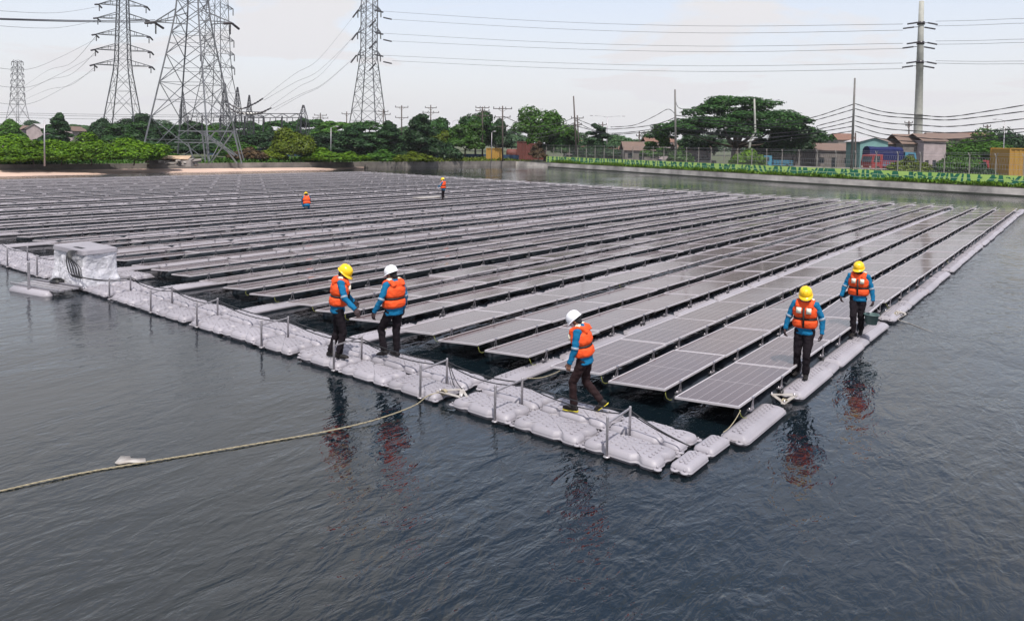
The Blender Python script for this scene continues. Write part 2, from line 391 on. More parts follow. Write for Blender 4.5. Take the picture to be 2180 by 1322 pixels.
# --- moulded floats
def float_mesh(name,lx,ly,top,bot=-.12,notch=0,er=.07,studs=(6,3),lumps=0,seed=1,rc=.10):
    rr=random.Random(seed); mb=MB(); hx,hy=lx/2,ly/2
    def outline(ins,z,nf):
        o=[]; n=96
        for k in range(n):
            # walk round a rounded rectangle by angle-uniform parametrisation
            t=k/n*4; s=int(t); f=t-s
            cs=[(hx,-hy),(hx,hy),(-hx,hy),(-hx,-hy)]; a=cs[s]; b=cs[(s+1)%4]
            x=a[0]+(b[0]-a[0])*f; y=a[1]+(b[1]-a[1])*f
            # round corners
            ax,ay=max(0,abs(x)-(hx-rc)),max(0,abs(y)-(hy-rc)); d=math.hypot(ax,ay)
            if ax>0 and ay>0 and d>rc*.7: 
                kx=rc/d; x=math.copysign(hx-rc+ax*kx,x) if d>rc else x; y=math.copysign(hy-rc+ay*kx,y) if d>rc else y
            if notch and nf:
                for c0 in(-.235,.235):
                    e=math.exp(-((x/lx-c0)/.05)**4)
                    side=max(0,(abs(y)-hy*.5)/(hy*.5)); y-=math.copysign(notch*nf*e*side,y)
                for c0 in(0,):
                    e=math.exp(-((y/ly-c0)/.11)**4); side=max(0,(abs(x)-hx*.5)/(hx*.5)); x-=math.copysign(notch*.7*nf*e*side,x)
            if lumps:
                y+=math.copysign(lumps*(math.sin(x/lx*lumps_n*2*PI)),y) if False else 0
            l=math.hypot(x,y); x-=ins*x/hx*1.0 if abs(x)>hx*.0 else 0; y-=ins*y/hy
            o.append(Vector((x,y,z)))
        return o
    lev=[(.11,bot,1),(.085,.08,1),(.035,.14,1),(.012,.172,.95),(-.004,.184,.6),(-.004,.194,.6),(.004,.20,.95),(.0,.218,1),(.004,top-er,1),(er*.35,top-er*.35,1),(er,top,1)]
    rg=[outline(i,z,n) for i,z,n in lev]
    mb.rings(rg,0,True,False)
    # crowned top grid from the last ring towards the centre
    last=rg[-1]; inner=[]
    for f,dz in((.8,.006),(.45,.010),(.15,.012)):
        inner.append([Vector((p.x*f,p.y*f,top+dz)) for p in last])
    mb.rings([last]+inner,0,True,False); n=len(last)
    b=len(mb.v); mb.v.append((0,0,top+.012)); s0=b-n
    for k in range(n): mb.f.append((s0+k,s0+(k+1)%n,b)); mb.m.append(0); mb.sm.append(True)
    # studs
    sx,sy=studs
    for i in range(sx):
        for k in range(sy):
            off=.5 if i%2 else 0
            x=(-.5+(i+.5)/sx)*(lx-2*er-.1); y=(-.5+(k+.25+off)/sy)*(ly-2*er-.06)
            if notch and abs(abs(x)/lx-.235)<.06 and abs(y)>hy*.62: continue
            mb.lathe([(.026,-.004),(.022,.012),(.012,.017),(.001,.018)],(x,y,top+.007),6,0,True,1.0,.6)
    for sx_ in(-1,1):
        for sy_ in(-1,1):
            lx_,ly_=sx_*(hx-.01),sy_*(hy-.035) if ly>lx*.4 and lx>.5 else sy_*(hy-.08)
            if lx<.5: lx_,ly_=sx_*(hx*.45),sy_*(hy+.005)
            mb.lathe([(.055,.186),(.058,.19),(.058,.202),(.05,.206)],(lx_,ly_,0),10); mb.lathe([(.014,.205),(.014,.235),(.006,.24)],(lx_,ly_,0),6)
    me=mb.mesh(name,M['float']); return me
ME_BIG=[float_mesh('walkway_float',1.165,.635,FT-.012,notch=.07,er=.06,studs=(9,5),seed=s) for s in(1,2)]
ME_SM=float_mesh('small_float',.30,.60,FT-.03,er=.045,studs=(3,5),rc=.05)
ME_LONG=float_mesh('long_float',.42,1.875,FT-.02,er=.085,studs=(3,12),rc=.07)
ME_SHORT=float_mesh('short_float',.40,.54,FT-.03,er=.065,studs=(3,4),rc=.06)
# walkway: modules of 3 big floats + a small joining one, two abreast
MODX=3.975
cnt=0
YO,YI=-1.83,-1.13
wk=random.Random(11)
for k in range(0,8):
    x0=-k*MODX
    for side,yy in(('outer',YO),('inner',YI)):
        if not(side=='outer' and k==1):
            o=link('small_joining_float',ME_SM,None,(x0-.03,(-1.66 if side=='outer' else -.93),wk.uniform(-.01,.01)),wk.uniform(-.03,.03))
            setp(o,'small square-ended grey float in the %s lane of the walkway, %s from the near corner'%(side,ordn(k+1)),'float','floats of the walkway')
        for i in range(3):
            o=link('walkway_float',ME_BIG[(i+k)%2],None,(x0-.24-.61-i*1.235,yy+wk.uniform(-.015,.015),wk.uniform(-.012,.012)),wk.uniform(-.02,.02))
            setp(o,'large studded grey float in the %s lane of the walkway, %s from the near corner'%(side,ordn(k*3+i+1)),'float','floats of the walkway')
o=link('walkway_float',ME_BIG[0],None,(-18.6,-.30,0),.12); setp(o,'large studded grey float poking out from the walkway beside the wrapped cabinet','float','floats of the walkway')
# right-hand edge chain
cx=.13; y=-.62; i=0; ci=0
first=True
o=link('chain_float',ME_LONG,None,(cx,.32,0)); o.scale=(1,.93,1)
setp(o,'long grey float nearest the corner in the right-hand edge chain','float','floats of the right-hand edge chain')
y=1.95; seq=0
while y<NP*PPY+1:
    ci+=1
    o=link('chain_float',ME_LONG,None,(cx+wk.uniform(-.03,.03),y+.93,wk.uniform(-.01,.01)),wk.uniform(-.015,.015))
    setp(o,'long grey float of the right-hand edge chain, %s beyond the first triangular bracket'%ordn(ci),'float','floats of the right-hand edge chain')
    y+=1.905
    if ci%4!=3:
        o=link('joining_float',ME_SHORT,None,(cx,y+.27,-.01),wk.uniform(-.05,.05))
        setp(o,'short grey joining float just beyond the %s long float of the right-hand edge chain'%ordn(ci),'float','short floats of the right-hand edge chain')
    y+=.56
# float rows between the groups of three panel rows
fl=[]
for k in range(1,19):
    xk=-k*3.958+ (-.08)
    for j in range(-1,NP):
        if j==-1: fl.append((k,0,xk,.15,True))
        elif j<NP-1: fl.append((k,j+1,xk,2.30+j*PPY,False))
def vis(t):
    q=proj((t[2],t[3],.3)); 
    return -60<q[0]<2240
fl=[t for t in fl if vis(t)]
fl.sort(key=lambda t:(Vector((t[2],t[3],0))-CAM).length)
restf=MB()
for n,(k,j,x,y,tip) in enumerate(fl):
    z=wk.uniform(-.01,.01)
    if n<190:
        o=link('row_float',ME_LONG,None,(x+wk.uniform(-.02,.02),y,z),wk.uniform(-.015,.015)); 
        if tip: o.scale=(1,.96,1)
        else: o.scale=(.85 if k>3 else 1,1.28,1 if k<3 else .85)
        setp(o,'long pale float, %s from the walkway in the %s lane between panel rows'%(ordn(j+1),ordn(k)),'float','floats lying between the panel rows')
    else:
        restf.rings([[Vector((p.x+x,p.y+y,p.z)) for p in ring_rr(.15,1.2,.1,zz,2)] for zz in(-.05,.15)]+[[Vector((p.x+x,p.y+y,p.z)) for p in ring_rr(.10,1.14,.08,.22,2)]])
# edging floats along the far end of the array
for r in range(0,NR,1):
    x=rowx(r)-.6; yy=NP*PPY+.35
    restf.rings([[Vector((p.x+x,p.y+yy,p.z)) for p in ring_rr(.58,.2,.1,zz,2)] for zz in(-.05,.25)]+[[Vector((p.x+x,p.y+yy,p.z)) for p in ring_rr(.52,.14,.08,.34,2)]])
setp(restf.build('far_floats',M['float']),'distant grey floats seen as thin pale lines between the panel rows','floats',None,'stuff')
# --- railing frames across the walkway
def rail(xo,xi,yo,yi,h,lab):
    root=empty('railing_frame',(xo,yo,.16),0,lab,'railing','railing frames along the walkway')
    dx,dy=xi-xo,yi-yo
    for (px_,py_,hh) in((0,0,.14+h),(dx,dy,.14+h*.86)):
        mb=MB(); mb.lathe([(.019,0),(.019,hh-.01),(.016,hh),(.001,hh)],(px_,py_,0),10); mb.lathe([(.05,0),(.05,.012),(.02,.016)],(px_,py_,.02),8)
        mb.box((px_,py_-.001,hh*.5),(.01,.043,hh*.96)); mb.build('post',M['galv'],root)
    mb=MB(); mb.bar((0,0,.14+h-.1),(dx,dy,.14+h*.86-.03),.022,.022); mb.build('crossbar',M['galv'],root)
XS=[(-1.0,-1.04),(-2.96,-2.98),(-4.55,-4.61),(-6.78,-6.83),(-9.07,-9.17),(-11.55,-11.9),(-13.66,-14.0),(-15.85,-16.21),(-20.6,-20.9),(-23.0,-23.4),(-25.6,-26.0)]
for i,(a,b) in enumerate(XS):
    rail(a,b,-2.17,-1.47,.44 if i<8 else .5,'grey metal railing frame, %s from the near corner of the walkway'%ordn(i+1))
# --- cables slung along the inner posts
def sag(a,b,s,n=9):
    a=Vector(a);b=Vector(b); return [a.lerp(b,t/n)-Vector((0,0,s*4*(t/n)*(1-t/n))) for t in range(n+1)]
inn=[(b,-1.47+.03,.30+.30) for a,b in XS]
P0=(-.12,-1.45,.34)
for q,(off,r_,lab) in enumerate(((0,.009,'upper black cable slung from post to post along the walkway'),(.05,.008,'lower black cable drooping onto the floats along the walkway'))):
    pts=[]; prev=P0
    for i,p in enumerate(inn[:8]):
        p=(p[0],p[1]+off*.4,p[2]-off)
        pts+=sag(prev,p,(.07 if q==0 else .11) if i else .03)[:-1]; prev=p
    pts+=sag(prev,(-17.6,-2.35,.62),.1)
    mb=MB(); mb.tube(pts,[r_*(1+.3*min(1,i/40)) for i in range(len(pts))],6)
    setp(mb.build('power_cable',M['black']),lab,'cable','cables slung along the walkway railing')
pts=[];prev=(inn[2][0],inn[2][1],inn[2][2])
mb=MB(); pts=sag(prev,(-4.2,-1.72,.33),.05); mb.tube(pts,.008,5); pts=sag((prev[0],prev[1]+.02,prev[2]),(-4.05,-1.7,.33),.08); mb.tube(pts,.008,5)
setp(mb.build('drop_cable',M['black']),'thin black cable pair dropping from a post to the white mooring bracket','cable')
pts=[]; prev=(-19.9,-1.5,.6)
for i,p in enumerate(inn[8:]+[(-29,-1.4,.62)]): pts+=sag(prev,p,.14)[:-1]; prev=p
mb=MB(); mb.tube(pts,.012,6); setp(mb.build('power_cable',M['black']),'black cable slung between the posts left of the wrapped cabinet','cable','cables slung along the walkway railing')
# --- triangular mooring brackets
def bracket(loc,rz,lab,sc=1):
    root=empty('mooring_bracket',loc,rz,lab,'mooring bracket'); root.scale=(.8,.8,.8)
    mb=MB()
    A,B,C,D_=(-.34,-.17,0),(.34,-.17,0),(.30,.22,0),(-.05,.20,0)
    mb.box((0,-.17,.0),(.74,.075,.014)); mb.bar((-.30,-.15,.012),(.02,.2,.012),.085,.014); mb.bar((.26,-.15,.02),(.0,.2,.02),.075,.014); mb.bar((0,.21,.006),(.38,-.1,.006),.055,.012)
    mb.build('plate_frame',M['whitep'],root)
    mb=MB()
    for x,y in((-.28,-.17),(.28,-.17),(0,.2)): mb.lathe([(.025,0),(.025,.02),(.012,.022),(.012,.05),(.001,.052)],(x,y,.015),6)
    mb.build('bolt',M['alu'],root)
    mb=MB()
    for t in range(4): mb.tube([(.07*math.cos(a)-.2,-.17+.02*t,.05*math.sin(a)) for a in [2*PI*i/10 for i in range(11)]],.012,5)
    mb.build('rope_knot',M['rope'],root)
bracket((-4.08,-1.82,.29),0.05,'white triangular steel mooring bracket with rope knot on the outer lane of the walkway')
bracket((.12,1.56,.28),1.52,'white triangular steel bracket in the right-hand edge chain beside the nearest panel row')
bracket((.16,10.05,.28),1.57,'white triangular steel bracket in the edge chain beyond the man with the bucket')
# ropes
pts=[Vector((-4.3,-2.0,.28)),Vector((-4.36,-2.2,.26))]
for a,b,z in((880,864,.22),(800,893,.18),(700,917,.16),(600,935,.15),(500,952,.155),(400,969,.15),(300,985,.155),(200,1002,.15),(100,1022,.155),(0,1045,.15),(-120,1070,.15)): pts.append(onz(a,b,z))
def smooth(pts,n=6):
    o=[]
    for i in range(len(pts)-1):
        p0,p1,p2,p3=pts[max(0,i-1)],pts[i],pts[i+1],pts[min(len(pts)-1,i+2)]
        for k in range(n):
            t=k/n; o.append(.5*((2*p1)+(p2-p0)*t+(2*p0-5*p1+4*p2-p3)*t*t+(3*p1-p0-3*p2+p3)*t**3))
    return o+[pts[-1]]
sp_=smooth(pts,14); mb=MB()
for ph in range(3):
    mb.tube([p+Vector((.006*math.cos(i*.9+ph*2.1),.006*math.sin(i*.9+ph*2.1)*.6,.006*math.sin(i*.9+ph*2.1))) for i,p in enumerate(sp_)],.0055,5)
setp(mb.build('mooring_rope',M['rope']),'long tan mooring rope running from the walkway across the water to the left','rope')
mb=MB(); pts=[Vector((.22,10.1,.3)),Vector((.45,10.1,.27)),onz(1912,680,.2),onz(1935,688,.15),onz(1965,700,.145),onz(1990,708,.13),onz(2010,714,.08)]
mb.tube(smooth(pts,5),[.03]*6+[.008]*(len(smooth(pts,5))-6),6)
setp(mb.build('mooring_rope',M['whitep']),'white mooring line going from the edge chain into the water on the right','rope')
# thin strings from panel ends
for a,b,lab in(((.02,.0,.47),(-.02,-.55,.29),'thin pale string tying the nearest panel row to the corner float'),((-3.25,.0,.40),(-3.72,-.35,.25),'thin pale string from the third panel row to the float lane beside it')):
    mb=MB(); mb.tube(sag(a,b,.05),.007,5); setp(mb.build('tie_string',M['rope']),lab,'string')
# white scrap floating on the water
mb=MB(); c=onz(276,980,.155); pr=[(-.33,-.02),(-.12,-.14),(.02,-.13),(.12,-.04),(.26,.02),(.34,.1),(.2,.13),(.05,.06),(-.1,.04),(-.22,.06)]
mb.rings([[c+Vector((x*.62,y*1.1,z+.01*math.sin(x*9))) for x,y in pr] for z in(-.01,.012)])
setp(mb.build('plastic_scrap',M['whitep']),'white scrap of foam floating on the open water at the left','plastic scrap')
# --- wrapped inverter cabinet on its platform
M['wrap'],nt_,b_=newmat('plastic_sheet')
b_.inputs['Base Color'].default_value=(.80,.79,.84,1); b_.inputs['Roughness'].default_value=.22; b_.inputs['Alpha'].default_value=.62
nn=N(nt_,'ShaderNodeTexNoise',Scale=3.2,Detail=3.0,Distortion=2.2); v_=coords(nt_); nt_.links.new(v_,nn.inputs['Vector'])
bp=N(nt_,'ShaderNodeBump',Strength=.5,Distance=.08); nt_.links.new(nn.outputs['Fac'],bp.inputs['Height']); nt_.links.new(bp.outputs[0],b_.inputs['Normal'])
cr_=N(nt_,'ShaderNodeMapRange'); cr_.inputs['From Min'].default_value=.3; cr_.inputs['From Max'].default_value=.7; cr_.inputs['To Min'].default_value=.42; cr_.inputs['To Max'].default_value=.78; nt_.links.new(nn.outputs['Fac'],cr_.inputs['Value']); nt_.links.new(cr_.outputs[0],b_.inputs['Alpha'])
M['cab']=mat('cabinet_grey',(.10,.11,.125),.5,var=.15)
IC=Vector((-18.4,-1.72,.3))
root=empty('inverter_cabinet',IC,.05,'inverter cabinets on a stand wrapped in crumpled translucent plastic','inverter cabinet'); root.scale=(.93,.95,.88)
mb=MB()
for x in(-.85,0,.85):
    for y in(-.35,.35): mb.bar((x,y,0),(x,y,1.02),.045,.045)
for y in(-.35,.35):
    for z in(.55,1.0): mb.bar((-.85,y,z),(.85,y,z),.04,.04)
for x in(-.85,.85): mb.bar((x,-.35,.55),(x,.35,.55),.04,.04)
mb.build('stand',M['galv'],root)
for x,wd in((-.47,.8),(.47,.75)):
    mb=MB(); mb.box((x,-.1,.72),(wd,.5,.34)); mb.box((x,-.37,.74),(wd*.8,.04,.2)); 
    for t in range(5): mb.box((x-wd*.3+t*wd*.15,-.395,.74),(.02,.012,.16))
    c_=mb.build('cabinet',M['cab'],root)
# wrap: closed-side shell, open at the bottom, displaced
mb=MB(); rg=[]
for z,sx,sy in((-.06,1.02,.56),(.12,1.0,.56),(.3,.98,.52),(.5,.97,.5),(.7,.97,.48),(.88,.97,.48),(1.02,.97,.47),(1.07,.90,.40),(1.05,.4,.18)):
    g=ring_rr(sx,sy,.1,z,4)
    gg=[]
    for i in range(len(g)):
        a,b=g[i],g[(i+1)%len(g)]; k=7 if i%5==4 else 1
        for t in range(k): gg.append(a.lerp(b,t/k))
    rg.append([p+Vector((.05*noise.noise(p*4.3),.05*noise.noise(p*4.3+Vector((5,1,2))),.06*noise.noise(p*3+Vector((1,7,3))))) for p in gg])
mb.rings(rg,0,False,False); n_=len(rg[0]); mb.f.append(tuple(range(len(mb.v)-n_,len(mb.v)))); mb.m.append(0); mb.sm.append(False)
mb.build('plastic_wrap',M['wrap'],root)
mb=MB(); g=[]
for z,k_ in((.97,1.03),(1.085,1.0),(1.11,.95)): g.append([Vector((p.x*k_,p.y*k_,z+(.12 if z<1 else .05)*noise.noise(p*4))) for p in ring_rr(.99,.5,.12,0,6)])
mb.rings(g,0,False); mb.build('top_sheet',M['float'],root)
mb=MB()
for t in range(16):
    x=.0+t*.035; s_=.12+.05*(t%4)
    mb.tube(smooth([Vector((x,.05,1.06)),Vector((x+.05,-.38,1.1)),Vector((x+.1+.012*t,-.56-.012*t,.9)),Vector((x+.18+.02*t,-.60-.015*(t%3),.6)),Vector((x+.4+.01*t,-.60,.34-.03*(t%3))),Vector((1.15,-.6,.30))],5),.009,5)
mb.build('cable_bundle',M['black'],root)
mb=MB(); mb.rings([[Vector((.25*math.cos(a)-.2,.18*math.sin(a)-.7,z)) for a in [2*PI*i/12 for i in range(12)]] for z in(.02,.07)]); 
for t in range(3): mb.tube([(-.2+(.2-.02*t)*math.cos(a),-.7+(.15-.02*t)*math.sin(a),.07+.02*t) for a in [2*PI*i/14 for i in range(15)]],.014,5)
mb.build('cable_coil',M['black'],root)
root=empty('outrigger_platform',(-18.35,-2.75,.0),.2,'narrow grey planked platform on a tube float beside the wrapped cabinet','platform')
mb=MB()
for i in range(3): mb.box((0,-.2+i*.2,.27),(2.0,.16,.035))
mb.build('deck_plank',M['galv'],root)
for y in(-.32,.34): mb=MB(); mb.bar((-1.05,y,.30),(1.05,y,.30),.04,.06); mb.build('beam',M['alu'],root)
mb=MB(); mb.tube([(-.9,-.36,.12),(-.8,-.36,.12),(.7,-.36,.12),(.8,-.36,.12)],[.06,.15,.15,.06],12); mb.build('tube_float',M['float'],root)
mb=MB(); mb.bar((-.05,-.42,.25),(-.05,-.42,.98),.05,.05); mb.build('post',M['galv'],root)
# ================================================================== people
def fab(name,col,rough=.85,amp=.35,sc=14,var=.18):
    return mat(name,col,rough,var=var,vs=5,bump=amp,bs=sc,spec=.12)
M['skin']=mat('skin',(.20,.095,.06),.55,var=.1)
M['shirt']=fab('blue_shirt',(.008,.125,.26)); M['trous']=fab('dark_trousers',(.012,.009,.012)); M['trousB']=fab('brown_black_trousers',(.022,.012,.013))
M['vest']=fab('orange_vest',(.72,.085,.022),.6,.3,20,.1); M['strap']=mat('black_strap',(.01,.01,.012),.7)
M['refl']=mat('reflective_patch',(.72,.68,.55),.5,var=.06); M['band']=mat('grey_reflective_band',(.20,.25,.31),.5,var=.1)
M['hy']=mat('yellow_helmet',(.85,.52,.01),.28,var=.04,vs=3); M['hw']=mat('white_helmet',(.74,.74,.78),.28,var=.03)
M['boot']=mat('dark_boot',(.012,.010,.010),.6,var=.3,spec=.25); M['sole']=mat('yellow_sole',(.55,.45,.03),.6); M['glove']=mat('dark_glove',(.035,.02,.022),.8)
M['maskm']=mat('face_mask',(.55,.55,.60),.8); M['hair']=mat('black_cloth_hood',(.01,.01,.012),.9)
def remesh(name,mb,vox,material,parent,it=3,disp=0,dsc=8,seed=0,fac=.5):
    me=bpy.data.meshes.new('tmp'); me.from_pydata([tuple(v) for v in mb.v],[],mb.f); me.update()
    # outward normals on every closed piece
    bm=bmesh.new(); bm.from_mesh(me); bmesh.ops.recalc_face_normals(bm,faces=bm.faces); bm.to_mesh(me); bm.free()
    o=bpy.data.objects.new('tmp',me); COL.objects.link(o)
    m=o.modifiers.new('r','REMESH'); m.mode='VOXEL'; m.voxel_size=vox; m.use_smooth_shade=True
    s=o.modifiers.new('s','SMOOTH'); s.factor=fac; s.iterations=it
    dg=bpy.context.evaluated_depsgraph_get(); ev=o.evaluated_get(dg); m2=bpy.data.meshes.new_from_object(ev,depsgraph=dg)
    bpy.data.objects.remove(o); bpy.data.meshes.remove(me)
    if disp:
        sd=Vector((seed*3.1,seed*1.7,seed)); ns=[v.normal.copy() for v in m2.vertices]
        for v,nn in zip(m2.vertices,ns):
            p=v.co; q=noise.noise(Vector((p.x*dsc,p.y*dsc,p.z*dsc*1.6))+sd)+.5*noise.noise(Vector((p.x*dsc*2.3,p.y*dsc*2.3,p.z*dsc*3.2))+sd)
            v.co=p+nn*(q*disp)
    for p in m2.polygons: p.use_smooth=True
    m2.materials.clear(); m2.materials.append(material); m2.name=name
    return link(name,m2,parent)
def sect(c,rx,ry,T,n=16,pw=2.4):
    o=[]
    for k in range(n):
        a=2*PI*k/n; ca,sa=math.cos(a),math.sin(a)
        o.append(T@Vector((c[0]+rx*math.copysign(abs(ca)**(2/pw),ca),c[1]+ry*math.copysign(abs(sa)**(2/pw),sa),c[2])))
    return o
def person(loc,face,P,label,helm='y',sole=False,trous=None,glove=True,mask=None,vox=.012,group='workers in orange life vests',scale=1):
    """P: pose in the body frame (x = person's right, y = forward, z up from the soles)."""
    root=empty('person',loc,face,label,'person',group); root.scale=(scale,)*3
    hip=Vector(P.get('hip',(0,0,.88))); lean=P.get('lean',0); twist=P.get('twist',0)
    T=Matrix.Translation(hip)@Matrix.Rotation(-lean,4,'X')@Matrix.Rotation(twist,4,'Z')@Matrix.Translation(-Vector((0,0,.88)))
    nod,turn=P.get('nod',.3),P.get('turn',0)
    neck=Vector((0,.0,1.40))
    H=T@Matrix.Translation(neck)@Matrix.Rotation(turn,4,'Z')@Matrix.Rotation(-nod,4,'X')@Matrix.Translation(-neck)
    sh={s:T@Vector((s*.175,0,1.345)) for s in(-1,1)}
    arms=P['arms']; legs=P['legs']  # arms[s]=(elbow,wrist,fingertip dir) relative to the shoulder ; legs[s]=(knee,ankle,toe)
    A={s:[sh[s]]+[sh[s]+Vector(q) for q in arms[s][:2]] for s in(-1,1)}
    hd={s:Vector(arms[s][2]).normalized() for s in(-1,1)}
    L_={s:[T@Vector((s*.085,0,.86))]+[Vector(q) for q in legs[s][:2]] for s in(-1,1)}
    toe={s:Vector(legs[s][2]).normalized() for s in(-1,1)}
    # body: head, neck, trunk, arms, hands, legs in one surface
    mb=MB()
    mb.ball(H@Vector((0,.012,1.515)),(.074,.092,.112),14,10,M=H.to_3x3())
    mb.ball(H@Vector((0,.105,1.495)),(.014,.020,.022),8,6,M=H.to_3x3()); mb.ball(H@Vector((0,.075,1.435)),(.035,.03,.03),8,6,M=H.to_3x3())
    for s in(-1,1): mb.ball(H@Vector((s*.077,.0,1.505)),(.012,.022,.032),8,6,M=H.to_3x3())
    mb.tube([T@Vector((0,-.01,1.33)),H@Vector((0,0,1.46))],[.056,.052],12)
    mb.rings([sect((0,0,z),rx,ry,T) for z,rx,ry in((.84,.12,.09),(.95,.125,.09),(1.08,.115,.085),(1.22,.135,.095),(1.33,.14,.085),(1.38,.07,.06))])
    for s in(-1,1):
        mb.tube([T@Vector((s*.10,0,1.34))]+A[s],[.05,.045,.034,.026],10); mb.tube(L_[s],[.075,.05,.038],10)
        W=A[s][2]; d=hd[s]; side=Vector((0,1,0)); side=(side-d*side.dot(d)).normalized(); nrm=d.cross(side)
        # palm flattened towards the body, four unequal curled fingers and a thumb
        mb.rings([[W+d*t+side*(a*math.cos(x))+nrm*(b*math.sin(x)) for x in [2*PI*i/8 for i in range(8)]] for t,a,b in((-.02,.026,.022),(.02,.034,.017),(.055,.042,.016),(.085,.042,.015),(.095,.036,.012))])
        cl=nrm*(-s if nrm.x*s>0 else s)*1.0
        cin=Vector((-s,0,0)); cin=(cin-d*cin.dot(d)).normalized(); q=P.get('curl',{}).get(s,.5)
        for i,(off,ln) in enumerate(((.031,.066),(.011,.075),(-.010,.070),(-.030,.056))):
            b0=W+d*.085+side*off; p1=b0+d*ln*.45+cin*ln*.15*q*2; p2=p1+(d*(1-q)+cin*q*1.2).normalized()*ln*.33; p3=p2+(d*(.6-q)+cin*(.5+q)).normalized()*ln*.28
            mb.tube([b0-d*.02,b0,p1,p2,p3],[.0095,.0095,.009,.008,.0065],6)
        mb.tube([W+d*.02+side*.026,W+d*.05+side*.055+cin*.012,W+d*.085+side*.058+cin*.028,W+d*.105+side*.05+cin*.04],[.014,.012,.010,.008],6)
    body=remesh('body',mb,min(vox,.0075) if vox<.015 else vox*.7,M['skin'],root,2)
    if glove:
        for s in(-1,1):
            W=A[s][2]; d=hd[s]; side=Vector((0,1,0)); side=(side-d*side.dot(d)).normalized(); nrm=d.cross(side); cin=Vector((-s,0,0)); cin=(cin-d*cin.dot(d)).normalized(); q=P.get('curl',{}).get(s,.5)
            mb=MB(); mb.rings([[W+d*t+side*(a*math.cos(x))+nrm*(b*math.sin(x)) for x in [2*PI*i/10 for i in range(10)]] for t,a,b in((-.03,.035,.031),(.02,.039,.022),(.055,.047,.021),(.085,.047,.020),(.097,.040,.016))])
            for i,(off,ln) in enumerate(((.032,.066),(.011,.075),(-.010,.070),(-.031,.056))):
                b0=W+d*.085+side*off; p1=b0+d*ln*.45+cin*ln*.15*q*2; p2=p1+(d*(1-q)+cin*q*1.2).normalized()*ln*.33; p3=p2+(d*(.6-q)+cin*(.5+q)).normalized()*ln*.28
                mb.tube([b0-d*.02,b0,p1,p2,p3+(p3-p2)*.1],[.012,.012,.0115,.0105,.009],6)
            mb.tube([W+d*.02+side*.026,W+d*.05+side*.055+cin*.012,W+d*.085+side*.058+cin*.028,W+d*.107+side*.05+cin*.042],[.017,.015,.0125,.0105],6)
            remesh('glove',mb,.0075 if vox<.015 else .012,M['glove'],root,1)
    # shirt
    mb=MB()
    mb.rings([sect((0,0,z),rx,ry,T) for z,rx,ry in((.80,.175,.125),(.83,.18,.13),(.92,.165,.12),(1.0,.155,.115),(1.15,.165,.118),(1.28,.175,.118),(1.36,.155,.10),(1.405,.085,.075),(1.43,.07,.068))])
    for s in(-1,1):
        a,b,c=A[s]; e=(c-b).normalized(); c2=c+e*.01
        mb.tube([T@Vector((s*.09,0,1.33)),a,a.lerp(b,.5),b,b.lerp(c2,.5),c2],[.08,.068,.060,.053,.046,.042],14)
        mb.tube([b.lerp(a,.12),b,b.lerp(c,.12)],[.052,.058,.052],10)
    remesh('shirt',mb,vox,M['shirt'],root,2,.011,11,hash(label)%17*0+len(label))
    # arm bands
    for s in(-1,1):
        a,b,c=A[s]; q=a.lerp(b,.86); q2=a.lerp(b,1.0); mb=MB(); mb.tube([q+(a-b)*.0,a.lerp(b,.95),q2],[.0625,.0625,.0615],14); mb.build('arm_band',M['band'],root)
    # trousers
    mb=MB(); mb.rings([sect((0,0,z),rx,ry,T) for z,rx,ry in((.78,.155,.11),(.86,.158,.115),(.95,.145,.105),(.98,.12,.09))])
    for s in(-1,1):
        h,k,a=L_[s]; an=a+(k-a).normalized()*.01
        mb.tube([h+Vector((0,0,.02)),h.lerp(k,.45),k,k.lerp(an,.5),an],[.098,.086,.07,.064,.062],14)
    remesh('trousers',mb,vox,M[trous or 'trous'],root,2,.012,9,len(label)+3)
    # boots
    for s in(-1,1):
        h,k,a=L_[s]; t=toe[s]; upv=(k-a).normalized(); fl=(t-upv*0).normalized(); sidev=fl.cross(Vector((0,0,1)));
        if sidev.length<.1: sidev=Vector((1,0,0))
        sidev.normalize(); dn=sidev.cross(fl)*1.0
        if dn.z>0: dn=-dn
        mb=MB(); heel=a-fl*.055; mb.tube([a+upv*.06,a,a+dn*.03],[.052,.05,.05],10)
        def sec(c,w,h_): return [c+sidev*(w*math.cos(x))-dn*(h_*max(-.62,math.sin(x))) for x in [2*PI*i/12 for i in range(12)]]
        base=a+dn*.05
        mb.rings([sec(base-fl*.07,.028,.03),sec(base-fl*.055,.04,.045),sec(base,.042,.055),sec(base+fl*.08,.045,.045),sec(base+fl*.15,.045,.034),sec(base+fl*.185,.03,.022)])
        bo=remesh('boot',mb,.009 if vox<.015 else .014,M['boot'],root,2)
        if sole:
            mb=MB(); mb.rings([[base+dn*(.028+dz)+fl*y_+sidev*x_ for x_,y_ in((.036,-.075),(.045,-.02),(.04,.05),(.047,.12),(.03,.185),(-.03,.185),(-.047,.12),(-.04,.05),(-.045,-.02),(-.036,-.075))] for dz in(.004,.014)])
            mb.build('sole',M['sole'],bo)
    # life vest: two padded tiers, collar and shoulder straps
    def tier(z0,z1,rx,ry,bul,mid=None):
        n=6; o=[]
        for i in range(n+1):
            t=i/n; z=z0+(z1-z0)*t; e=(1-(2*t-1)**4)*bul; o.append(sect((0,0,z),rx-.012+e,ry-.012+e,T,28,2.7))
        return o
    mb=MB(); mb.rings(tier(.925,1.085,.188,.140,.040)); mb.rings(tier(1.105,1.31,.184,.140,.040))
    mb.rings([sect((0,0,z),rx,ry,T,28) for z,rx,ry in((1.27,.172,.145),(1.34,.150,.135),(1.385,.135,.12),(1.40,.11,.10))])
    mb.rings([sect((0,0,z),rx,ry,T,28) for z,rx,ry in((1.06,.178,.13),(1.13,.178,.13))])
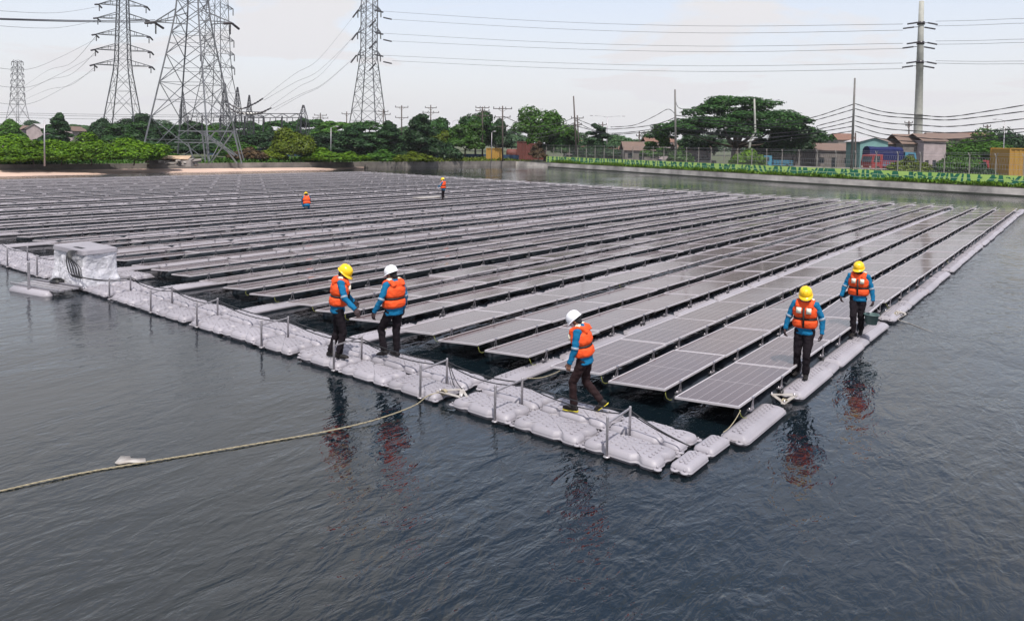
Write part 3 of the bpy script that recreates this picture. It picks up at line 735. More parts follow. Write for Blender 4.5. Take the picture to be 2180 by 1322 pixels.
    for s in(-1,1): mb.tube([T@Vector((s*.105,.13,1.30)),T@Vector((s*.11,.10,1.36)),T@Vector((s*.115,0,1.405)),T@Vector((s*.11,-.10,1.37)),T@Vector((s*.105,-.13,1.31))],[.045,.05,.045,.05,.045],10)
    vest=remesh('life_vest',mb,vox*.9,M['vest'],root,2,.008,12,len(label)+7)
    mb=MB(); 
    mb.rings([sect((0,0,z),.197,.150,T,28,2.6) for z in(1.080,1.108)])
    mb.build('belt',M['strap'],vest)
    mb=MB(); mb.rings([[T@Vector((x,y,z)) for x,y in((-.016,.12),(-.016,.188),(.016,.188),(.016,.12))] for z in(.95,1.30)]); mb.build('front_closure',M['strap'],vest)
    for s in(-1,1):
        for ss,z0,z1,y0,y1,x0,x1 in((1,1.205,1.305,.178,.172,.045,.125),):
            mb=MB(); a=[T@Vector((s*x0,y0*1.0+.004*ss,z0)),T@Vector((s*x1,y0-.008*ss,z0)),T@Vector((s*x1,y1-.014*ss,z1)),T@Vector((s*x0,y1,z1))]
            nn=(a[1]-a[0]).cross(a[3]-a[0]).normalized(); yd=(T.to_3x3()@Vector((0,ss,.4 if ss<0 else 0))); nn=nn if nn.dot(yd)>0 else -nn
            mb.rings([[p+nn*d_ for p in a] for d_ in(-.03,.014)]); mb.build('reflective_patch',M['refl'],vest)
        mb=MB(); a=[T@Vector((s*.085,-.05,1.44)),T@Vector((s*.145,-.05,1.425)),T@Vector((s*.145,.03,1.43)),T@Vector((s*.085,.03,1.445))]
        mb.rings([[p+Vector((0,0,d_)) for p in a] for d_ in(-.03,.012)]); mb.build('reflective_patch',M['refl'],vest)
    # hood / hair
    mb=MB()
    if mask=='hood':
        mb.ball(H@Vector((0,-.002,1.515)),(.088,.098,.115),14,10,M=H.to_3x3()); mb.ball(H@Vector((0,.07,1.455)),(.05,.045,.05),10,8,M=H.to_3x3()); mb.tube([T@Vector((0,0,1.37)),H@Vector((0,0,1.47))],[.075,.07],12)
        remesh('hood',mb,.01,M['hair'],root,2)
    else:
        mb.ball(H@Vector((0,-.018,1.53)),(.083,.085,.095),14,10,M=H.to_3x3()); mb.ball(H@Vector((0,-.05,1.47)),(.06,.045,.05),10,8,M=H.to_3x3()); remesh('hair',mb,.01,M['hair'],root,2)
        if mask:
            mb=MB(); rgm=[]
            for z,r_,y_ in((1.418,.045,.055),(1.44,.066,.068),(1.465,.074,.082),(1.49,.078,.082),(1.508,.077,.078)):
                arc=[(r_*math.sin(t),.012+(y_+.012)*math.cos(t)) for t in [(-1.25+2.5*i/10) for i in range(11)]]
                rgm.append([H@Vector((x,y,z)) for x,y in arc]+[H@Vector((x*.93,y-.006,z)) for x,y in arc[::-1]])
            mb.rings(rgm); mb.build('face_mask',M['maskm'],root)
            for s in(-1,1): mb=MB(); mb.ball(H@Vector((s*.03,.094,1.527)),(.011,.008,.006),8,6,M=H.to_3x3()); mb.build('eye',M['hair'],root)
    # helmet
    hm=M['hy'] if helm=='y' else M['hw']; mb=MB(); c=Vector((0,.0,1.555))
    Hh=H@Matrix.Translation(c)@Matrix.Rotation(-.08,4,'X')
    prof=[(.118,-.022),(.119,.0),(.117,.03),(.108,.062),(.09,.09),(.062,.109),(.03,.119),(.002,.121)]
    n=28; rgs=[]
    for r_,z in prof: rgs.append([Hh@Vector((r_*.93*math.cos(2*PI*k/n),r_*1.12*math.sin(2*PI*k/n),z+(.008*max(0,1-abs(math.cos(2*PI*k/n))*6)*(z>.02)))) for k in range(n)])
    mb.rings(rgs)
    brim=[]
    for lift,ins in((-.026,0),(-.034,0)):
        brim.append((lift,ins))
    o1=[];o2=[];o3=[];o4=[]
    for k in range(n):
        a=2*PI*k/n; ca,sa=math.cos(a),math.sin(a); ext=.012+.045*max(0,sa)**2; dr=-.012*max(0,sa)
        o1.append(Hh@Vector((.118*.93*ca,.118*1.12*sa,-.012))); o2.append(Hh@Vector(((.118*.93+ext)*ca,(.118*1.12+ext)*sa,-.024+dr)))
        o3.append(Hh@Vector(((.118*.93+ext)*ca,(.118*1.12+ext)*sa,-.030+dr))); o4.append(Hh@Vector((.112*.93*ca,.112*1.12*sa,-.026)))
    mb.rings([o1,o2,o3,o4],0,True,False)
    for x in(-.03,0,.03): mb.tube([Hh@Vector((x,.135*math.sin(t),.126*math.cos(t)*(1-abs(x)*1.1)-.004)) for t in [-1.0+2.0*i/8 for i in range(9)]],.006,6)
    he=mb.build('helmet',hm,root)
    mb=MB()
    for s in(-1,1): mb.tube([Hh@Vector((s*.10,.02,-.02)),H@Vector((s*.085,.03,1.48)),H@Vector((s*.045,.055,1.41)),H@Vector((0,.06,1.395))],.005,5)
    mb.build('chin_strap',M['strap'],he)
    return root,A,hd,T
def faceang(d): return math.atan2(-d[0],d[1])   # rotate +y onto d
# 1. white helmet, striding along the walkway to the left
person((-1.97,-1.2,FT+.02),faceang((-1,-.32)),dict(hip=(0,.02,.85),lean=.19,nod=.50,turn=-.05,
  arms={1:((.05,-.05,-.27),(.05,.03,-.50),(.0,.12,-1)),-1:((-.05,.02,-.27),(-.06,.10,-.50),(.0,.2,-1))},
  legs={-1:((-.09,.19,.46),(-.085,.16,.09),(0,1,0)),1:((.085,.02,.45),(.085,-.25,.16),(0,.72,-.62))},curl={1:.6,-1:.6}),
  'man in white helmet and orange life vest striding left along the walkway, nearest the corner',helm='w',sole=True,trous='trousB',glove=False,mask='m',scale=.95)
# 2. yellow helmet, facing the camera, walking on the edge chain
person((.08,2.88,FT+.0),faceang((.12,-1)),dict(hip=(0,0,.865),lean=.03,nod=.30,turn=.12,
  arms={1:((.10,.02,-.26),(.15,.06,-.48),(.05,.15,-1)),-1:((-.11,-.02,-.26),(-.12,.05,-.49),(.1,.1,-1))},
  legs={1:((.11,.05,.46),(.12,-.05,.09),(.25,1,0)),-1:((-.06,.12,.46),(-.055,.08,.09),(-.1,1,0))},curl={1:.7,-1:.5}),
  'man in yellow helmet and white face mask walking toward the camera beside the panels',mask='m')
# 3. yellow helmet, black hood, carrying a bucket
r3,A3,hd3,T3=person((.08,6.75,FT+.0),faceang((.1,-1)),dict(hip=(0,0,.865),lean=.0,nod=.25,turn=-.15,
  arms={1:((.10,.03,-.26),(.16,.10,-.47),(.0,.1,-1)),-1:((-.09,.0,-.27),(-.13,.06,-.50),(.0,.05,-1))},
  legs={1:((.07,.16,.46),(.07,.13,.09),(.1,1,0)),-1:((-.07,.04,.46),(-.06,-.16,.13),(0,.95,-.3))},curl={1:.8,-1:.95}),
  'man in yellow helmet and black hood walking with a bucket in his hand',mask='hood')
mw=Matrix.Translation(r3.location)@Matrix.Rotation(faceang((.1,-1)),4,'Z')
hb=mw@(A3[-1][2]+hd3[-1]*.115+Vector((.02,0,0)))
root=empty('bucket',(hb.x,hb.y,hb.z-.40),.3,'grey-green plastic bucket hanging from the hooded man\'s hand','bucket')
M['buck']=mat('bucket_plastic',(.07,.12,.115),.45,var=.12)
mb=MB(); mb.lathe([(.002,0),(.105,0),(.115,.01),(.145,.2),(.162,.205),(.165,.22),(.145,.222),(.135,.20),(.10,.02),(.002,.016)],(0,0,0),28,caps=False); mb.build('tub',M['buck'],root)
mb=MB(); mb.tube([(.15*math.cos(a),0,.21+.185*math.sin(a)) for a in [PI*i/14 for i in range(15)]],.004,5); mb.tube([(-.04,0,.396),(.04,0,.396)],.008,6); mb.build('bail_handle',M['alu'],root)
# 4. yellow helmet seen from behind, reaching down with the right arm
person((-7.02,-1.90,FT+.02),faceang((.62,.80)),dict(hip=(0,0,.90),lean=.10,nod=.45,turn=-.45,
  arms={1:((.13,.06,-.24),(.22,.24,-.42),(.35,.45,-.9)),-1:((-.10,.08,-.26),(-.08,.24,-.42),(0,.5,-.8))},
  legs={1:((.09,.10,.48),(.09,.03,.09),(.5,.8,0)),-1:((-.07,.0,.47),(-.08,-.12,.09),(.25,1,0))},curl={1:.35,-1:.5}),
  'man in yellow helmet seen from behind beside a railing post, right arm reaching down',scale=1.05)
# 5. white helmet seen from behind, stepping left
person((-6.22,-1.22,FT+.02),faceang((-.99,-.02)),dict(hip=(0,0,.86),lean=.04,nod=.35,turn=.1,
  arms={1:((.10,-.02,-.26),(.12,.05,-.49),(0,.1,-1)),-1:((-.11,.02,-.26),(-.17,.12,-.47),(-.1,.1,-1))},
  legs={1:((.08,.02,.45),(.10,.02,.09),(.15,1,0)),-1:((-.09,.22,.50),(-.08,.15,.12),(-.1,.9,-.25))},curl={1:.5,-1:.5}),
  'man in white helmet with his back to the camera stepping left on the walkway',helm='w',glove=True,scale=1.06)
# 6. distant standing man
person((-31.7,27.15,.3),faceang((-.95,-.35)),dict(hip=(0,0,.86),lean=.02,nod=.25,
  arms={1:((.06,.10,-.25),(.02,.32,-.30),(-.2,1,-.1)),-1:((-.06,.12,-.24),(.0,.33,-.33),(.2,1,-.1))},
  legs={1:((.10,.03,.46),(.11,.0,.09),(0,1,0)),-1:((-.08,.03,.46),(-.10,.0,.09),(0,1,0))}),
  'distant man in yellow helmet standing upright among the panel rows',glove=False,vox=.02)
o=MB(); o.box((0,0,0),(.9,2.6,.05)); o=o.build('white_board',M['whitep'],None,(-32.4,26.6,.56)); setp(o,'pale board lying on the panels at the feet of the distant standing man','board')
# 7. distant crouching man
person((-31.6,15.6,.3),faceang((-.9,.45)),dict(hip=(0,-.05,.36),lean=.42,nod=.3,
  arms={1:((.06,.16,-.22),(.0,.36,-.35),(0,.8,-.6)),-1:((-.06,.16,-.22),(.0,.36,-.35),(0,.8,-.6))},
  legs={1:((.17,.32,.46),(.13,.10,.09),(.1,1,0)),-1:((-.17,.32,.46),(-.13,.10,.09),(-.1,1,0))}),
  'distant man in yellow helmet crouching among the panel rows at the left',glove=False,vox=.02,trous='shirt')
# ================================================================== banks, ground
def sheet(name,poly,m,label=None,thick=None,kind='structure'):
    bm=bmesh.new(); vs=[bm.verts.new(p) for p in poly]; f=bm.faces.new(vs); bmesh.ops.triangulate(bm,faces=[f]); bmesh.ops.recalc_face_normals(bm,faces=bm.faces)
    me=bpy.data.meshes.new(name); bm.to_mesh(me); bm.free(); me.materials.append(m)
    if me.polygons[0].normal.z<0: me.flip_normals()
    return setp(link(name,me),label,None,None,kind)
M['soil']=mat('dry_ground',(.085,.085,.04),.95,var=.3,vs=.08,bump=.3,bs=1,col2=(.03,.05,.015))
M['sand']=mat('pink_sand',(.60,.42,.32),.9,var=.15,vs=.12,bump=.2,bs=2,col2=(.40,.29,.24))
M['asph']=mat('asphalt',(.07,.07,.075),.9,var=.2,vs=.5)
BL=[(-90.6,-300),(-90.6,-20),(-89.6,18.5),(-87.2,68),(-85.6,105.2)]
BRt=[(-77.3,104.4),(-60,98.4),(-28.6,86.0),(-1.4,78.0),(30,69),(160,30)]
edge=BL+BRt
gm=MB(); E=[(x,y) for x,y in BL]
for (x0,y0),(x1,y1) in zip(BL,BL[1:]): gm.add([(-1500,y0,GZ),(x0,y0,GZ),(x1,y1,GZ),(-1500,y1,GZ)],[(0,1,2,3)])
top_=[(-1500,105.2)]+[BL[-1]]+BRt+[(1500,30)]
for (x0,y0),(x1,y1) in zip(top_,top_[1:]): gm.add([(x0,y0,GZ),(x1,y1,GZ),(x1,1500,GZ),(x0,1500,GZ)],[(0,1,2,3)])
setp(gm.build('ground',M['soil']),kind='structure')
sheet('sand_apron',[(-90.5,-60,.5),(-78.6,-60,-.05),(-78.9,15.2,-.05),(-80.8,41.4,-.05),(-82.9,63.8,-.05),(-86.9,67.5,.3),(-89.4,18.5,.5)],M['sand'])
def wallseg(name,pts,z0,z1,th,m,off=0):
    mb=MB(); n=len(pts); inn=[];out=[]
    for i,(x,y) in enumerate(pts):
        a=Vector(pts[max(0,i-1)]); b=Vector(pts[min(n-1,i+1)]); t=(b-a).normalized(); nr=Vector((t.y,-t.x))
        inn.append(Vector((x,y))+nr*off); out.append(Vector((x,y))-nr*(th-off))
    rg=[[Vector((a.x,a.y,z0)),Vector((b.x,b.y,z0)),Vector((b.x,b.y,z1)),Vector((a.x,a.y,z1))] for a,b in zip(inn,out)]
    mb.rings(rg,0,False); return mb.build(name,m)
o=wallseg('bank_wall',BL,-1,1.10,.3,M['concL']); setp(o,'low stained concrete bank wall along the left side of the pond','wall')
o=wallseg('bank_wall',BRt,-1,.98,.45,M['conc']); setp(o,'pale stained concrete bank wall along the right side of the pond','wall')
M['tide']=mat('algae_stain',(.035,.04,.028),.8,var=.3,vs=.6)
tm=wallseg('tide_mark',BRt,0,.30,.02,M['tide'],off=.012); tm.parent=o
# blue barrier and dark gate post at the pond corner
M['blue']=mat('blue_barrier',(.022,.055,.12),.6,var=.2); 
o=wallseg('blue_barrier',[tuple(gpos(935,158)[:2]),tuple(gpos(1030,156)[:2]),tuple(gpos(1104,153)[:2])],GZ,2.15,.2,M['blue'])
setp(o,'low blue barrier wall standing behind the far bank','barrier')
o=wallseg('bank_wall',[(-85.75,105.2),(-77.3,104.5)],-1,1.02,.4,M['conc']); setp(o,'short pale concrete bank wall closing the far corner of the pond','wall')
def PX(px,D,z=GZ): return gpos(px,D,z)
mb=MB(); p=PX(1165,150,0); mb.box((p.x,p.y,.7),(.5,.5,2.6)); mb.box((p.x,p.y,.72),(1.9,.5,.10)); setp(mb.build('intake_gate',M['blue']),'dark blue intake gate post set in the bank wall at the far corner','gate post')
# ------------------------------------------------------------------ mural wall
M['mural']=mat('mural_green',(.36,.56,.13),.8,var=.2,vs=.3,col2=(.46,.62,.18))
M['murD']=mat('mural_dark_green',(.012,.14,.085),.8,var=.2); M['murW']=mat('mural_pale_line',(.55,.68,.42),.8)
def offp(pts,d):
    o=[]
    for i,(x,y) in enumerate(pts):
        a=Vector(pts[max(0,i-1)]); b=Vector(pts[min(len(pts)-1,i+1)]); t=(b-a).normalized(); o.append((x-t.y*d,y+t.x*d))
    return o
MW=offp([(-80.5,105.5)]+BRt[1:],2.0)
root=empty('mural_wall',(0,0,0),0,'light green boundary wall painted with dark green bamboo along the right bank','wall')
o=wallseg('wall_panel',MW,.95,2.15,.15,M['mural']); o.parent=root
def along(pts,s):
    for i in range(len(pts)-1):
        a,b=Vector(pts[i]),Vector(pts[i+1]); l=(b-a).length
        if s<=l or i==len(pts)-2: t=(b-a)/l; return a+t*s,t
        s-=l
mr=random.Random(5); mbD=MB(); mbW=MB()
tot=sum((Vector(MW[i+1])-Vector(MW[i])).length for i in range(4)); s=.5
k=0
while s<tot-1:
    p,t=along(MW,s); nr=Vector((t.y,-t.x)); P0_=Vector((p.x,p.y,.95))+Vector((nr.x,nr.y,0))*(.006+.003*(k%2)); tt=Vector((t.x,t.y,0))
    lean=mr.choice((-.9,-.5,-.2,0,.2,.5,.9))*mr.uniform(.5,1.1); wd=mr.uniform(.12,.27); h=1.18
    def q(u,z): return P0_+tt*u+Vector((0,0,z))
    mbD.add([q(-wd,0.02),q(wd,.02),q(lean+wd*.8,h),q(lean-wd*.8,h)],[(0,1,2,3)])
    for j in range(2):
        z=.3+.4*j; c=lean*z/h; mbW.add([q(c-wd,z)+Vector((nr.x,nr.y,0))*.006,q(c+wd,z+.03)+Vector((nr.x,nr.y,0))*.006,q(c+wd,z+.07)+Vector((nr.x,nr.y,0))*.006,q(c-wd,z+.04)+Vector((nr.x,nr.y,0))*.006],[(0,1,2,3)])
    for j in range(mr.randint(1,4)):
        c=mr.uniform(.25,1.2); z=mr.uniform(.2,.9); a=mr.uniform(0,6.28); l=mr.uniform(.35,.65)
        d=(math.cos(a)*l,math.sin(a)*l*.7)
        zz=lambda v:min(1.03,max(.02,v))
        mbD.add([q(c,zz(z))+Vector((nr.x,nr.y,0))*.001,q(c+d[0]*.5-d[1]*.25,zz(z+d[1]*.5+d[0]*.2)),q(c+d[0],zz(z+d[1])),q(c+d[0]*.5+d[1]*.25,zz(z+d[1]*.5-d[0]*.2))],[(0,1,2,3)])
    s+=mr.uniform(.3,.85); k+=1
mbD.build('painted_bamboo',M['murD'],root); mbW.build('painted_joint',M['murW'],root)
# fence of Y-topped posts behind the mural
FLN=offp([(-84,107)]+BRt[1:],2.6)
root=empty('security_fence',(0,0,0),0,'tall wire fence on Y-topped concrete posts behind the painted wall','fence')
M['fpost']=mat('fence_post',(.26,.24,.22),.8,var=.2)
mb=MB(); mb.bar((0,0,0),(0,0,2.9),.085,.085); mb.bar((0,0,2.9),(.22,-.16,3.35),.05,.05); mb.bar((0,0,2.9),(-.22,.16,3.35),.05,.05); ME_FP=mb.mesh('fence_post',M['fpost'])
s=0; wires=MB(); last=None; cnt_=0
tot=sum((Vector(FLN[i+1])-Vector(FLN[i])).length for i in range(4))
while s<tot-.5 and cnt_<60:
    p,t=along(FLN,s); o=link('fence_post',ME_FP,root,(p.x,p.y,GZ),math.atan2(t.y,t.x)); cnt_+=1
    cur=Vector((p.x,p.y,GZ))
    if last is not None:
        for z in(1.2,1.7,2.2,2.85,3.15,3.33): wires.bar(last+Vector((0,0,z)),cur+Vector((0,0,z)),.022,.022)
        # diagonal mesh
        for i in range(10):
            a=last.lerp(cur,i/10); b=last.lerp(cur,(i+1)/10); wires.bar(a+Vector((0,0,1.0)),b+Vector((0,0,2.8)),.008,.008); wires.bar(b+Vector((0,0,1.0)),a+Vector((0,0,2.8)),.008,.008)
    last=cur; s+=2.55+.0*s
wires.build('fence_wire',M['galv'],root)
# ------------------------------------------------------------------ foliage
def leafmat(name,c1,c2,tr=.12):
    m,nt,b=newmat(name); L=nt.links; nt.nodes.remove(b); out=nt.nodes['Material Output']
    g=N(nt,'ShaderNodeNewGeometry'); r=N(nt,'ShaderNodeValToRGB'); r.color_ramp.elements[0].color=(*c2,1); r.color_ramp.elements[1].color=(*c1,1); L.new(g.outputs['Random Per Island'],r.inputs['Fac'])
    oi=N(nt,'ShaderNodeObjectInfo'); mr_=N(nt,'ShaderNodeMapRange'); mr_.inputs['To Min'].default_value=.8; mr_.inputs['To Max'].default_value=1.2; L.new(oi.outputs['Random'],mr_.inputs['Value'])
    s=N(nt,'ShaderNodeVectorMath',operation='SCALE'); L.new(r.outputs[0],s.inputs[0]); L.new(mr_.outputs[0],s.inputs['Scale'])
    d=N(nt,'ShaderNodeBsdfDiffuse'); t=N(nt,'ShaderNodeBsdfTranslucent'); gl=N(nt,'ShaderNodeBsdfGlossy',Roughness=.5); mx=N(nt,'ShaderNodeMixShader',Fac=tr); mx2=N(nt,'ShaderNodeMixShader',Fac=.02)
    L.new(s.outputs[0],d.inputs['Color']); L.new(s.outputs[0],t.inputs['Color']); L.new(d.outputs[0],mx.inputs[1]); L.new(t.outputs[0],mx.inputs[2]); L.new(mx.outputs[0],mx2.inputs[1]); L.new(gl.outputs[0],mx2.inputs[2]); L.new(mx2.outputs[0],out.inputs['Surface'])
    return m
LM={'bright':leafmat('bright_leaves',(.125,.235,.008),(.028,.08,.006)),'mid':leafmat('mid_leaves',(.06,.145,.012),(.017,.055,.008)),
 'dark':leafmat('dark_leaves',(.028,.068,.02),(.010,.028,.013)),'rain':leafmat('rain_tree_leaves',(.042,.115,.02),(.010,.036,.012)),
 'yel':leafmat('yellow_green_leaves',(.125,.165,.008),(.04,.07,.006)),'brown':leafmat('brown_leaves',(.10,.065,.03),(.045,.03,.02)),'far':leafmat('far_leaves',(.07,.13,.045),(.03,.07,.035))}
def crown(blobs,n,leaf,seed,flat=.0,up=.3):
    """many small leaf faces spread over and inside a set of ellipsoid clumps (unit: metres)"""
    rr=random.Random(seed); mb=MB(); tot=sum(b[3]*b[4] for b in blobs)
    V=mb.v; F=mb.f
    for (cx,cy,cz,rx,rz) in blobs:
        k=int(n*rx*rz/tot)
        for _ in range(k):
            z=rr.uniform(-.55,1); a=rr.uniform(0,2*PI); q=math.sqrt(max(0,1-z*z)); rad=rr.uniform(.55,1.08)**.6
            d=Vector((q*math.cos(a),q*math.sin(a),z)); ns=noise.noise(d*2.2+Vector((cx,cy,cz)))
            rad*=1+.28*ns
            p=Vector((cx+d.x*rx*rad,cy+d.y*rx*rad,cz+d.z*rz*rad))
            nn=(d+Vector((rr.uniform(-1,1),rr.uniform(-1,1),rr.uniform(-.6,1)+up))*.8).normalized()
            u=nn.orthogonal().normalized(); u=Matrix.Rotation(rr.uniform(0,6.3),3,nn)@u; v=nn.cross(u); l=leaf*rr.uniform(.6,1.5)
            b=len(V); V+= [p+u*l,p+v*l*.5,p-u*l,p-v*l*.5]; F.append((b,b+1,b+2,b+3)); mb.m.append(0); mb.sm.append(False)
    xs=sorted(v.x for v in V); ys=sorted(v.y for v in V); zs=sorted(v.z for v in V); q=len(V)//60
    kx=10/((xs[-q]-xs[q]+ys[-q]-ys[q])/2); kz=10/zs[-q]
    mb.v=[(v.x*kx,v.y*kx,v.z*kz) for v in V]; mb.k=(kx,kz)
    return mb
def limbs(mb,h,tips,r0,rr,base=(0,0,0),fork=.35):
    f=Vector(base)+Vector((rr.uniform(-.1,.1)*h*.2,rr.uniform(-.1,.1)*h*.2,h*fork))
    mb.tube([base,Vector(base).lerp(f,.5)+Vector((rr.uniform(-.1,.1),0,0)),f],[r0,r0*.8,r0*.7],8)
    for t in tips:
        t=Vector(t); mid=f.lerp(t,.5)+Vector((0,0,-.08*(t-f).length)); mb.tube([f-Vector((0,0,.1)),mid,t],[r0*.5,r0*.3,r0*.12],6)
TREE={}
def proto(key,kind,seed,n=4200):
    rr=random.Random(seed)
    # unit tree: height 1 wide 1 (scaled non-uniformly); built at 10 m so that leaf sizes are sane
    H_=10; bl=[]
    if kind=='round':
        for i in range(16):
            a=rr.uniform(0,6.3); z=rr.uniform(.28,.86); q=.36*math.sqrt(max(.05,1-((z-.52)/.5)**2))*rr.uniform(.4,1); bl.append((q*math.cos(a)*10,q*math.sin(a)*10,z*10,rr.uniform(1.1,1.9),rr.uniform(.9,1.5)))
        bl.append((0,0,5.6,2.6,2.8)); fork=.28; r0=.28
    elif kind=='umbrella':
        for i in range(44):
            a=rr.uniform(0,6.3); q=math.sqrt(rr.uniform(.01,1))*.46; z=.93-.50*(q/.46)**2.0-rr.uniform(0,.10); bl.append((q*math.cos(a)*10,q*math.sin(a)*10,z*10,rr.uniform(.7,1.2),rr.uniform(.45,.8)))
        for i in range(26):
            a=rr.uniform(0,6.3); q=math.sqrt(rr.uniform(.02,1))*.42; bl.append((q*math.cos(a)*10,q*math.sin(a)*10,(.70-.55*q+rr.uniform(-.08,.04))*10,rr.uniform(.7,1.2),rr.uniform(.4,.7)))
        fork=.30; r0=.32
    elif kind=='layered':
        for i in range(18):
            z=.25+.7*(i/18); q=(1-z)*.42+.06; a=rr.uniform(0,6.3); bl.append((q*math.cos(a)*10*.7,q*math.sin(a)*10*.7,z*10,q*10*.55,.55))
        fork=.2; r0=.2
    elif kind=='conifer':
        for i in range(22):
            z=.12+.84*(i/22); q=.30*(1-z*.85)*rr.uniform(.5,1.1); a=rr.uniform(0,6.3); bl.append((q*math.cos(a)*10,q*math.sin(a)*10,z*10,.5+1.5*(1-z),rr.uniform(.5,1.2)))
        fork=.5; r0=.2
    elif kind=='bush':
        for i in range(20):
            a=rr.uniform(0,6.3); q=math.sqrt(rr.uniform(0,1))*.42; z=(.78-.9*q)*rr.uniform(.55,1.05); bl.append((q*math.cos(a)*10,q*math.sin(a)*10,max(.12,z)*10,rr.uniform(1.2,2.0),rr.uniform(1.1,1.9)))
        bl.append((0,0,3.4,3.9,3.2)); fork=.2; r0=.12
    TREE[key]=(kind,bl,fork,r0,seed,n)
MESHC={}
def tree(name,px,D,wpx,top,key,leaf,label,cat='tree',group=None,leafsz=None,base=None,n=None,lift=0,rz=None):
    kind,bl,fork,r0,seed,n0=TREE[key]; 
    p=gpos(px,D); W=wpx*D/CF; Ht=max(1.0,topz(px,top,D)-GZ)
    root=empty(name,(p.x,p.y,GZ),rz if rz is not None else (px*1.37)%6.28,label,cat,group)
    sz=leafsz or max(.11,min(.7,2.15*D/CF)); n=int((n or n0)*1.25)
    ck=(key,round(sz/(.5*(W+Ht)/10),2),n)
    if ck not in MESHC:
        l=sz/(.5*(W+Ht)/10)
        cm=crown(bl,n,l,seed); me=cm.mesh('crown',LM[leaf]); 
        tb=MB(); rr=random.Random(seed); limbs(tb,10,[(b[0]*.7*cm.k[0],b[1]*.7*cm.k[0],b[2]*.88*cm.k[1]) for b in bl[::3][:9]],r0*(1.3 if kind=='umbrella' else 1),rr,fork=fork)
        MESHC[ck]=(me,tb.mesh('trunk',M['bark']))
    me,tm=MESHC[ck]
    if me.materials[0]!=LM[leaf]: me=me.copy(); me.materials[0]=LM[leaf]
    root.scale=(W/10,W/10,Ht/10)
    link('crown',me,root); link('trunk',tm,root)
    return root
for i,(k,kind,n) in enumerate((('r1','round',8000),('r2','round',8000),('u1','umbrella',40000),('u2','umbrella',8500),('l1','layered',5500),('c1','conifer',8000),('c2','conifer',8000),('b1','bush',9500),('b2','bush',9500),('b3','bush',4500))): proto(k,kind,21+i*7,n)
